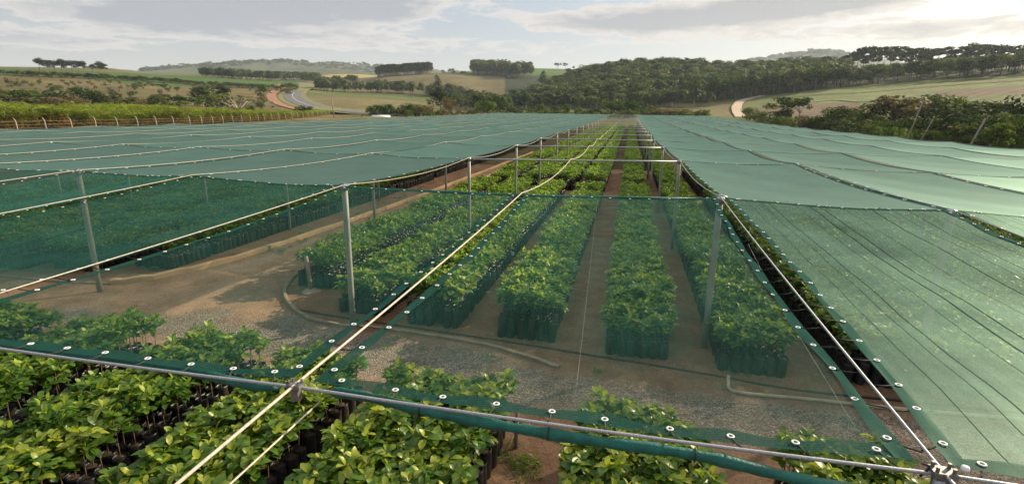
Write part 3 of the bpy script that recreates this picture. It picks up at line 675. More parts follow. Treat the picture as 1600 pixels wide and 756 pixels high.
def sapling(seed, detail=True, h=.56, rad=.185, nb=7, per=6, size=.115):
    g = np.random.default_rng(seed); z0 = .40; B = []; D = []; U = []; L = []; W = []; T = []
    stem = MB(); top = np.array([g.normal(0, .03), g.normal(0, .03), z0+h])
    stem.tube([(0, 0, z0-.03), (top[0]*.3+.01, top[1]*.3, z0+h*.45), top], [.0085, .006, .003], 5)
    for b in range(nb):
        t = .50+.50*(b+.5)/nb; a = b*2.4+g.uniform(-.4, .4); p0 = np.array([top[0]*t, top[1]*t, z0+h*t*.92])
        out = rad*(.95-.35*t)*g.uniform(.7, 1.15); tip = p0+np.array([math.cos(a)*out, math.sin(a)*out, .05+.09*g.random()])
        if b == nb-1: tip = top
        stem.tube([p0, (p0+tip)/2+np.array([0, 0, .015]), tip], [.004, .003, .002], 4, cap=False)
        m = per+int(g.integers(-1, 2)); yt = g.random() < .16
        for k in range(m):
            aa = 2.4*k+g.uniform(-.3, .3); el = g.uniform(-.05, .75) if k < m-2 else g.uniform(.6, 1.2)
            dv = np.array([math.cos(aa)*math.cos(el), math.sin(aa)*math.cos(el), math.sin(el)]) + .35*np.array([math.cos(a), math.sin(a), 0])
            B.append(tip-np.array([0, 0, .014*(m-k)*.5])); D.append(dv); U.append(np.array([g.normal(0, .25), g.normal(0, .25), 1.]))
            l = size*g.uniform(.7, 1.2)*(.75 if k >= m-2 else 1); L.append(l); W.append(l*g.uniform(.50, .70))
            hz_ = (tip[2]-z0)/(h+.1)
            T.append(1. if g.random() < .012 else np.clip(g.normal(.27+.18*hz_, .14)+(.22 if k >= m-2 else 0)+(.25 if yt else 0), 0, 1))
        for k in range(2):                                               # leaves along the twig
            tt = g.uniform(.3, .8); aa = a+g.choice([-1, 1])*g.uniform(.7, 1.4); el = g.uniform(-.25, .4)
            B.append(p0*(1-tt)+tip*tt); D.append(np.array([math.cos(aa)*math.cos(el), math.sin(aa)*math.cos(el), math.sin(el)])); U.append(np.array([g.normal(0, .2), g.normal(0, .2), 1.]))
            l = size*g.uniform(.75, 1.15); L.append(l); W.append(l*.6); T.append(np.clip(g.normal(.26, .1), 0, 1))
    V, Fs, tn = leaves(np.array(B), np.array(D), np.array(U), np.array(L), np.array(W), np.array(T), detail)
    return V, Fs, tn, stem
def bag_mb(seed, n=14):
    random.seed(seed); m = MB()
    m.lathe([(.0, .0), (.088, .002), (.098, .03), (.101, .10), (.098, .17), (.102, .25), (.098, .33), (.102, .39), (.100, .425), (.094, .428), (.092, .395)], n, wob=.034)
    return m
NV = 12
near_src = []
for k in range(NV):
    V, Fs, tn, stem = sapling(100+k, True, h=.54+.035*(k % 4), size=.168, per=5, rad=.165)
    fo = mesh('foliage', V, Fs, MT['leafnear'], tn)
    st = mesh('stem', np.array(stem.v), stem.f, MT['stem'])
    b = bag_mb(k); bg = mesh('grow_bag', np.array(b.v), b.f, MT['bag'])
    s = MB(); s.lathe([(.092, .397), (.06, .405), (.03, .41), (0, .412)], 12, wob=.05); so = mesh('soil', np.array(s.v), s.f, MT['potsoil'])
    near_src.append((bg, so, st, fo))
random.seed(5)
def joined(name, seed, mat, detail, size, h, per=6, nb=7, bagn=8):
    V, Fs, tn, stem = sapling(seed, detail, h=h, size=size, per=per, nb=nb)
    b = bag_mb(seed, bagn)
    b.lathe([(.092, .395), (0, .405)], bagn)
    nb_ = len(V); V2 = np.vstack([V, np.array(stem.v), np.array(b.v)])
    fl = [tuple(map(int, f)) for f in Fs]+[tuple(i+nb_ for i in f) for f in stem.f]+[tuple(i+nb_+len(stem.v) for i in f) for f in b.f]
    me = mesh(name, V2, fl, mat, np.concatenate([tn, np.full(len(stem.v)+len(b.v), .5)]))
    me.materials.append(MT['stem']); me.materials.append(MT['bag'])
    mi = np.array([0]*len(Fs)+[1]*len(stem.f)+[2]*len(b.f), np.int32)
    if len(mi) == len(me.polygons): me.polygons.foreach_set('material_index', mi)
    return bpy.data.objects.new(name, me)
def scatter(name, srcs, pts, rots, scales, label, cat):
    """one 'stuff' object: source meshes instanced on the points of its mesh"""
    sc_ = bpy.data.collections.new(name+'_kinds')
    for s in srcs: sc_.objects.link(s)
    me = bpy.data.meshes.new(name); me.vertices.add(len(pts)); me.vertices.foreach_set('co', np.asarray(pts, np.float32).ravel())
    me.attributes.new('spin', 'FLOAT_VECTOR', 'POINT').data.foreach_set('vector', np.asarray(rots, np.float32).ravel())
    me.attributes.new('size', 'FLOAT_VECTOR', 'POINT').data.foreach_set('vector', np.asarray(scales, np.float32).ravel())
    me.attributes.new('pick', 'INT', 'POINT').data.foreach_set('value', RNG.integers(0, len(srcs), len(pts)).astype(np.int32))
    o = link(name, me); tag(o, label, cat, kind='stuff')
    ng = bpy.data.node_groups.new(name, 'GeometryNodeTree')
    ng.interface.new_socket('Geometry', in_out='INPUT', socket_type='NodeSocketGeometry'); ng.interface.new_socket('Geometry', in_out='OUTPUT', socket_type='NodeSocketGeometry')
    gi = ng.nodes.new('NodeGroupInput'); go = ng.nodes.new('NodeGroupOutput')
    mp = ng.nodes.new('GeometryNodeMeshToPoints'); ip = ng.nodes.new('GeometryNodeInstanceOnPoints'); ci = ng.nodes.new('GeometryNodeCollectionInfo')
    ci.inputs['Collection'].default_value = sc_; ci.inputs['Separate Children'].default_value = True; ci.inputs['Reset Children'].default_value = True
    def na_(n, t):
        a = ng.nodes.new('GeometryNodeInputNamedAttribute'); a.data_type = t; a.inputs['Name'].default_value = n; return a.outputs['Attribute']
    ip.inputs['Pick Instance'].default_value = True
    L = ng.links.new
    L(gi.outputs[0], mp.inputs['Mesh']); L(mp.outputs[0], ip.inputs['Points']); L(ci.outputs[0], ip.inputs['Instance']); L(na_('pick', 'INT'), ip.inputs['Instance Index'])
    L(na_('spin', 'FLOAT_VECTOR'), ip.inputs['Rotation']); L(na_('size', 'FLOAT_VECTOR'), ip.inputs['Scale']); L(ip.outputs[0], go.inputs[0])
    md = o.modifiers.new('scatter', 'NODES'); md.node_group = ng
    return o
# beds: (x0, x1, y0, y1, height factor)
g = RNG
FRONT = [('leftmost front bed', -10.9, -9.35, 5.15), ('second front bed from the left', -8.45, -6.55, 5.0), ('front bed left of white ropes', -5.5, -4.2, 4.95),
         ('front bed under white ropes', -3.3, -2.0, 4.55), ('wide bottom centre bed', -1.3, 0.6, 4.35), ('bed right of bottom centre', 1.75, 3.35, 4.0),
         ('bed below the corner clamp', 4.4, 5.8, 3.85)]
allnear = []
for name, x0, x1, ye in FRONT:
    n = int(round((x1-x0)/.235)); dx = (x1-x0)/n; r = 0
    y = ye-.1
    while y > -2:
        for c in range(n):
            x = x0+dx*(c+.5)
            allnear.append((name, x+g.uniform(-.018, .018), y+g.uniform(-.018, .018), r, n-c))
        r += 1; y -= .235
def inview(x, y, z, m=40):
    X, Y, w = proj((x, y, z)); return w > .5 and -m < X < 1600+m and -m < Y < 756+m
vis = [q for q in allnear if inview(q[1], q[2], .95)]
vis.sort(key=lambda q: math.hypot(q[1]-CAM[0], q[2]-CAM[1]))
chosen = vis[:300]; rest = vis[300:]
for name, x, y, r, c in chosen:
    root = empty('potted_sapling', (x, y, .02), random.uniform(0, 6.28))
    k = random.randrange(NV); bg, so, st, fo = near_src[k]; s = random.uniform(.80, 1.14)
    root.scale = (1, 1, random.uniform(.93, 1.08)); root.rotation_euler = (random.gauss(0, .035), random.gauss(0, .035), root.rotation_euler[2])
    tag(root, 'bagged sapling, %s row from the drive, %s from right, %s' % (ordn(r+1), ordn(c), name), 'sapling', 'potted saplings in the front beds')
    b = link('grow_bag', bg, root); link('soil', so, b); link('stem', st, root)
    f = link('foliage', fo, root); f.scale = (s, s, random.uniform(.96, 1.05)); f.location = (0, 0, .40-.40*f.scale[2])
pts = [(q[1], q[2], .02) for q in rest]
BEDS = []
def bed(x0, x1, y0, y1, pitch=.215): BEDS.append((x0, x1, y0, y1, pitch))
CX = [(-7.05, -5.75, 10.0), (-4.80, -3.50, 8.45), (-2.80, -1.48, 8.15), (-.52, .86, 7.95), (1.98, 3.32, 7.65), (4.25, 5.55, 7.45)]
BR = [(31.5, 43.5), (45.5, 57), (59, 73), (75, 90), (92, 110), (112, 140), (142, 171)]
for k, (a, b, y0) in enumerate(CX):
    bed(a, b, y0, 29.5)
    for (u, v) in BR: bed(a+.25*(k < 3), b+.3*(k < 3), u, v, .215 if u < 50 else .30)
for k in range(8): bed(6.55+1.95*k, 8.15+1.95*k, 7.5+.05*k, 29 if k < 4 else 24)
for k in range(8): bed(6.55+1.95*k, 8.15+1.95*k, 31.5, 43 if k < 4 else 36, .3)
LB = [(-13.2, -11.75, 10.4), (-15.5, -13.9, 9.6), (-17.9, -16.2, 9.2), (-20.4, -18.6, 9.0), (-23, -21.2, 9.0), (-25.6, -23.8, 9.0), (-28.5, -26.5, 9)]
for k, (a, b, y0) in enumerate(LB): bed(a, b, y0, 34 if k < 2 else 26)
bed(-13.4, -11.9, 35, 60, .3); bed(-13.4, -11.9, 60, 90, .3)
nearpts = list(pts); farpts = []
for (x0, x1, y0, y1, p) in BEDS:
    n = int(round((x1-x0)/p)); dx = (x1-x0)/n
    for y in np.arange(y0+p/2, y1, p):
        for c in range(n):
            x = x0+dx*(c+.5)
            if not inview(x, y, .6, 120) or g.random() < .025: continue
            q = (x+g.uniform(-.02, .02), y+g.uniform(-.02, .02), .02)
            (nearpts if math.hypot(x-CAM[0], y-CAM[1]) < 15 else farpts).append(q)
def rs(P, smin, smax, big=1.):
    n = len(P); s = g.uniform(smin, smax, n)*big*(.82+.36*noise2(np.array([p[0] for p in P]), np.array([p[1] for p in P]), 1.6, 61))
    return np.stack([g.normal(0, .05, n), g.normal(0, .05, n), g.uniform(0, 6.28, n)], 1), np.stack([g.uniform(.95, 1.05, n)*big, g.uniform(.95, 1.05, n)*big, s/big], 1)
srcA = [joined('sapling_kind', 300+k, MT['leaf'], True, .145, .50+.03*(k % 4), bagn=10) for k in range(8)]
srcB = [joined('small_sapling_kind', 400+k, MT['leaf'], False, .15, .52+.03*(k % 3), per=4, nb=6, bagn=6) for k in range(6)]
r_, s_ = rs(nearpts, .9, 1.12); scatter('sapling_bed', srcA, nearpts, r_, s_, 'rows of bushy saplings in dark bags on the beds beyond the gravel', 'saplings')
r_, s_ = rs(farpts, .9, 1.1); far_o = scatter('distant_sapling_bed', srcB, farpts, r_, s_, 'long beds of green saplings running away below the nets', 'saplings')
print('saplings', len(chosen), len(nearpts), len(farpts))

# ------------------------------------------------------------------ kerbs, hose, stake
def line3(P, n=6):
    P = np.array(P, float); out = []
    for k in range(len(P)-1):
        p0, p1, p2, p3 = P[max(k-1, 0)], P[k], P[k+1], P[min(k+2, len(P)-1)]
        for t in np.linspace(0, 1, n, endpoint=False): out.append(.5*((2*p1)+(p2-p0)*t+(2*p0-5*p1+4*p2-p3)*t*t+(3*p1-p0-3*p2+p3)*t**3))
    out.append(P[-1]); return np.array(out)
def kerb(name, P, w, h, mat, label, cat):
    Q = line3(P); T = np.gradient(Q, axis=0); T /= np.linalg.norm(T, axis=1)[:, None]; N = np.stack([-T[:, 1], T[:, 0]], 1); m = MB(); vs = []
    for k, q in enumerate(Q):
        hh = h*(1+.12*math.sin(k*2.1)); ww = w*(1+.1*math.sin(k*1.7))
        for a, z in ((-.5, 0), (-.5, hh*.85), (-.3, hh), (.3, hh), (.5, hh*.85), (.5, 0)): vs.append((q[0]+N[k][0]*a*ww, q[1]+N[k][1]*a*ww, z+.01))
    n = 6; m.add(vs, [(k*n+j, (k+1)*n+j, (k+1)*n+j+1, k*n+j+1) for k in range(len(Q)-1) for j in range(n-1)]+[tuple(range(n)), tuple((len(Q)-1)*n+j for j in range(n))[::-1]])
    return tag(m.build(name, mat, smooth=False), label, cat)
kerb('timber_kerb', KERB_L[2:], .17, .17, MT['timber'], 'long pale timber kerb along the left side of the dirt path', 'kerb')
kerb('timber_kerb', KERB_L[:3], .10, .06, MT['stake'], 'low dark timber kerb running left from the first left post', 'kerb')
kerb('timber_kerb', ISLAND, .10, .085, MT['stake'], 'thin curved timber edging round the end of the bed with the stake', 'kerb')
m = MB(); Q = line3([(-5.9, 8.35), (-4.6, 8.15), (-2.8, 8.0), (-.1, 7.75), (2.7, 7.42), (4.0, 7.25), (5.6, 7.0), (7.4, 7.05), (10, 7.1)])
m.tube([(q[0], q[1], .035) for q in Q], .024, 8); tag(m.build('irrigation_hose', MT['hose']), 'black irrigation hose lying along the front ends of the beds', 'hose')
m = MB(); Q = line3([(4.42, 7.22), (4.38, 7.0), (4.45, 6.62), (5.6, 6.66), (7.2, 6.7), (9.5, 6.85), (13, 7.0)], 8)
m.tube([(q[0], q[1], .05+.04*(k == 0)) for k, q in enumerate(Q)], .036, 8); tag(m.build('pale_pipe', MT['palehose']), 'pale bent pipe lying on the gravel by the right hand beds', 'pipe')
m = MB(); Q = line3([(.6, 4.75), (1.0, 4.5), (1.7, 4.32), (2.4, 4.2)]); m.tube([(q[0], q[1], .045) for q in Q], .03, 8)
tag(m.build('irrigation_hose', MT['hose']), 'short black hose at the gravel end of the bottom centre beds', 'hose')
for k, (x, lb) in enumerate(((.78, 'short weathered stake at the right corner of the bottom centre bed'),)):
    root = empty('bed_stake', (x, 4.05, 0)); tag(root, lb, 'stake'); m = MB(); m.tube([(0, 0, -.02), (.01, 0, .3), (.015, .01, .62)], [.035, .032, .03], 8); m.build('shaft', MT['stake'], root)
    m = MB(); m.lathe([(.030, .62), (.022, .64), (0, .645)], 8, (.015, .01, 0)); m.build('top', MT['stake'], root)
root = empty('wooden_stake', (-6.4, 9.75, 0)); tag(root, 'leaning wooden stake at the rounded corner of the left bed', 'stake')
m = MB(); m.tube([(0, 0, -.05), (-.05, .03, .45), (-.12, .05, 1.02)], [.062, .058, .055], 9); m.build('shaft', MT['stake'], root)
m = MB(); m.lathe([(.30, .0), (.24, .035), (.14, .075), (.06, .09)], 14, wob=.08); m.build('soil_mound', MT['paledirt'], root)
root = empty('hand_scoop', (-12.35, 10.15, .05), R(40)); tag(root, 'teal plastic scoop lying by the front bags of the left bed', 'scoop')
m = MB(); m.add([(0, .0, .03), (.06, -.07, .09), (.2, -.08, .08), (.30, 0, .03), (.2, .08, .08), (.06, .07, .09), (.15, 0, .02)], [(0, 1, 6), (1, 2, 6), (2, 3, 6), (3, 4, 6), (4, 5, 6), (5, 0, 6)]); m.build('blade', MT['teal'], root)
m = MB(); m.tube([(0, 0, .03), (-.1, 0, .10), (-.2, 0, .16)], .016, 7); m.build('handle', MT['teal'], root)
q = un(799, 397, .42); root = empty('plant_label', (q[0]+.05, q[1], .02)); tag(root, 'small white label sticking out at the right side of a central bed', 'label')
m = MB(); m.box((0, 0, .42), (.09, .008, .12)); m.build('plate', MT['white'], root, smooth=False); m = MB(); m.tube([(0, .008, 0), (0, .008, .36)], .008, 5); m.build('stick', MT['stake'], root)

def stone(seed):
    gg = np.random.default_rng(seed); m = MB(); m.lathe([(0, -.4), (.6, -.3), (1, .0), (.75, .4), (0, .6)], 7, wob=.2)
    return bpy.data.objects.new('stone_kind', mesh('stone_kind', np.array(m.v), m.f, MT['stone']))
MT['stone'] = simple('stone', [(.3, (.20, .17, .14)), (.7, (.42, .37, .31))], .9, 1.)
sp_ = []
for k in range(900):
    x = g.uniform(-12, 10); y = g.uniform(4.4, 8.2) if k % 3 else g.uniform(4.5, 30); x = x if k % 3 else g.uniform(-10.5, -8)
    sp_.append((x, y, .03))
n = len(sp_); sz = g.uniform(.008, .026, n); scatter('loose_stones', [stone(k) for k in range(3)], sp_, np.stack([g.normal(0, .4, n), g.normal(0, .4, n), g.uniform(0, 6.28, n)], 1), np.stack([sz, sz*.8, sz*.6], 1), 'loose stones lying about on the gravel drive and dirt path', 'stones')
def weed(seed):
    gg = np.random.default_rng(seed); n = 16; a = gg.uniform(0, 6.28, n); el = gg.uniform(.2, 1.2, n)
    V, Fs, t = leaves(np.stack([gg.normal(0, .05, n), gg.normal(0, .05, n), np.zeros(n)], 1), np.stack([np.cos(a)*np.cos(el), np.sin(a)*np.cos(el), np.sin(el)], 1), np.tile([0.05, .02, 1.], (n, 1)), gg.uniform(.06, .16, n), gg.uniform(.012, .03, n), gg.uniform(.2, .7, n), False)
    return bpy.data.objects.new('weed_kind', mesh('weed_kind', V, Fs, MT['leaf'], t))
wp = [(-10.2+g.normal(0, .35), 12.5+g.uniform(0, 18), .025) for _ in range(60)]+[(.95+g.normal(0, .16), 3.75+g.normal(0, .22), .025) for _ in range(16)]+[(-7.9+g.normal(0, .25), 11+g.uniform(0, 14), .025) for _ in range(40)]+[(g.uniform(-12, 8), g.uniform(4.6, 7.6), .025) for _ in range(40)]
n = len(wp); sz = g.uniform(.5, 1.3, n); scatter('weeds', [weed(k) for k in range(3)], wp, np.stack([0*sz, 0*sz, g.uniform(0, 6.28, n)], 1), np.stack([sz, sz, sz], 1), 'small weeds sprouting beside the kerb and on the drive', 'weeds')
# ------------------------------------------------------------------ trees and bushes
def cluster(blobs, n, size, seed, flat=.0):
    """leaf-clump faces spread through the volume of a crown made of blobs (x, y, z, r, rz)"""
    g = np.random.default_rng(seed); B = np.array(blobs); w = B[:, 3]**2; k = g.choice(len(B), n, p=w/w.sum())
    d = g.normal(size=(n, 3)); d /= np.linalg.norm(d, axis=1)[:, None]; rr = g.uniform(.35, 1.06, n)**.55
    c = B[k, :3]+d*np.stack([B[k, 3], B[k, 3], B[k, 4]], 1)*rr[:, None]
    nrm = d+g.normal(0, .55, (n, 3)); nrm[:, 2] += .25; nrm /= np.linalg.norm(nrm, axis=1)[:, None]
    a = np.cross(nrm, g.normal(size=(n, 3))); a /= np.linalg.norm(a, axis=1)[:, None]+1e-9; b = np.cross(nrm, a)
    s = (size*g.uniform(.6, 1.3, n))[:, None]
    V = np.stack([c-a*s*.9, c-b*s*.55+nrm*s*.12, c+a*s, c+b*s*.55+nrm*s*.1], 1).reshape(-1, 3)
    Fs = np.arange(4*n).reshape(-1, 4)
    bt = g.normal(.45, .17, len(B)); t = np.clip(bt[k]+g.normal(0, .14, n), 0, 1)
    cn = d*.8+(c-np.array([0, 0, .35]))*.9+g.normal(0, .16, (n, 3)); cn /= np.linalg.norm(cn, axis=1)[:, None]
    CNS[id(Fs)] = np.repeat(cn, 4, axis=0)
    return V, Fs, np.repeat(t, 4)
CNS = {}
def leafy(me, Fs, extra=0):
    N = CNS.pop(id(Fs)); me.polygons.foreach_set('use_smooth', [True]*len(me.polygons))
    if extra:
        nn = np.zeros((len(me.vertices), 3), np.float32); me.vertex_normals.foreach_get('vector', nn.ravel()) if False else None
        nn = np.array([v.normal[:] for v in me.vertices]); nn[:len(N)] = N; N = nn
    me.normals_split_custom_set_from_vertices([tuple(map(float, q)) for q in N])
    return me
def tree_src(kind, seed):
    """unit tree: height 1, crown width 1"""
    g = np.random.default_rng(seed); tr = MB(); bl = []; n = 420; size = .055
    if kind == 'round':
        tr.tube([(0, 0, -.05), (.01, 0, .3), (0, .01, .62)], [.035, .026, .014], 6)
        for k in range(13):
            a = g.uniform(0, 6.28); r = g.uniform(.0, .30); z = g.uniform(.42, .84); s = g.uniform(.13, .21)*(1.1-.4*abs(z-.6)); bl.append((r*math.cos(a), r*math.sin(a), z, s, s*.8))
            if k < 4: tr.tube([(0, 0, .38), (r*.7*math.cos(a), r*.7*math.sin(a), z)], [.014, .006], 4, cap=False)
        n = 950; size = .04
    elif kind == 'tall':
        tr.tube([(0, 0, -.03), (.01, .01, .45), (0, 0, .85)], [.026, .02, .008], 6)
        for k in range(12):
            a = g.uniform(0, 6.28); z = g.uniform(.36, .92); r = g.uniform(.05, .30)*(1.15-z*.75); s = g.uniform(.12, .2); bl.append((r*math.cos(a), r*math.sin(a), z, s, s*.62))
        n = 950; size = .04
    elif kind == 'euca':
        tr.tube([(0, 0, -.03), (.015, .01, .4), (-.01, .01, .75), (.01, 0, .93)], [.020, .016, .011, .004], 6)
        for k in range(11):
            a = g.uniform(0, 6.28); z = g.uniform(.50, .95); r = g.uniform(.08, .42)*(1.35-z); s = g.uniform(.09, .17); bl.append((r*math.cos(a), r*math.sin(a), z, s, s*.42))
            tr.tube([(0, 0, z-.16), (r*math.cos(a)*.8, r*math.sin(a)*.8, z)], [.007, .003], 4, cap=False)
        n = 700; size = .04
    elif kind == 'bush':
        tr.tube([(0, 0, -.05), (.01, .0, .2), (0, .02, .5)], [.04, .03, .012], 6)
        for k in range(22):
            a = g.uniform(0, 6.28); r = .40*math.sqrt(g.random()); z = g.uniform(.12, .82)*(1-.9*r*r); s = g.uniform(.10, .19); bl.append((r*math.cos(a), r*math.sin(a), z, s, s*.9))
            if k < 5: tr.tube([(0, 0, .1), (r*.8*math.cos(a), r*.8*math.sin(a), z)], [.018, .007], 4, cap=False)
        n = 1300; size = .037
    elif kind == 'umbrella':
        tr.tube([(0, 0, -.05), (.03, 0, .3), (.0, .02, .55)], [.035, .028, .018], 6)
        for k in range(16):
            a = g.uniform(0, 6.28); r = .42*math.sqrt(g.random()); z = g.uniform(.58, .9)-.3*r*r; s = g.uniform(.10, .16); bl.append((r*math.cos(a), r*math.sin(a), z, s, s*.6))
            if k < 8: tr.tube([(0, 0, .42), (r*.5*math.cos(a), r*.5*math.sin(a), .58), (r*.9*math.cos(a), r*.9*math.sin(a), z)], [.016, .011, .005], 4, cap=False)
        n = 900; size = .04
    elif kind == 'conifer':
        tr.tube([(0, 0, -.05), (0, 0, .9)], [.03, .006], 6)
        for k in range(16):
            z = .14+.8*k/16; a = g.uniform(0, 6.28); r = .24*(1-z); s = .30*(1.02-z)+.05; bl.append((r*math.cos(a)*.6, r*math.sin(a)*.6, z, s, .09))
        n = 700; size = .045
    elif kind == 'bare':
        tr.tube([(0, 0, -.05), (.02, 0, .3)], [.03, .022], 6)
        for k in range(22):
            a = g.uniform(0, 6.28); r = .5*math.sqrt(g.random()); z = g.uniform(.5, 1)-.25*r; q = np.array([r*math.cos(a), r*math.sin(a), z])
            tr.tube([(0.02, 0, .2+.1*g.random()), q*.55+np.array([0, 0, .1]), q], [.012, .007, .003], 4, cap=False)
            bl.append((q[0], q[1], q[2], .07, .05))
        n = 220; size = .035
    V, Fs, t = cluster(bl, n, size, seed)
    V[:, :2] /= max(1e-6, np.percentile(np.abs(V[:, :2]), 98)*2); V[:, 2] *= 1/np.percentile(V[:, 2], 99.5)
    return V, Fs, t, tr
SRC = {}
def tsrc(kind, matn, seed):
    key = (kind, matn, seed)
    if key not in SRC:
        V, Fs, t, tr = tree_src(kind, seed)
        SRC[key] = (leafy(mesh('crown', V, Fs, MT[matn], t), Fs), mesh('trunk', np.array(tr.v), tr.f, MT['paletrunk' if kind in ('euca', 'bare', 'tall', 'umbrella') else 'trunk']))
    return SRC[key]
def plant(name, kind, matn, base, w, h, label, cat='tree', group=None, seed=None, parts=True, lean=0):
    cr, tk = tsrc(kind, matn, random.randrange(4) if seed is None else seed)
    root = empty(name, base, random.uniform(0, 6.28)); root.scale = (w, w, h); root.rotation_euler = (lean, 0, root.rotation_euler[2])
    tag(root, label, cat, group); link('trunk', tk, root); link('crown', cr, root); return root
def bush_at(px, top, d, wpx, label, kind='bush', matn='bush', name='bush', cat='bush', group=None, lean=0, seed=None, sink=0.):
    b = at(px, d); s = d*1.03/F/math.cos(math.atan((px-800)/F)*.5); h = max(.8, zray(px, top, d)-b[2])
    b[2] -= sink
    return plant(name, kind, matn, b, wpx*s, h+sink, label, cat, group, seed, lean=lean)
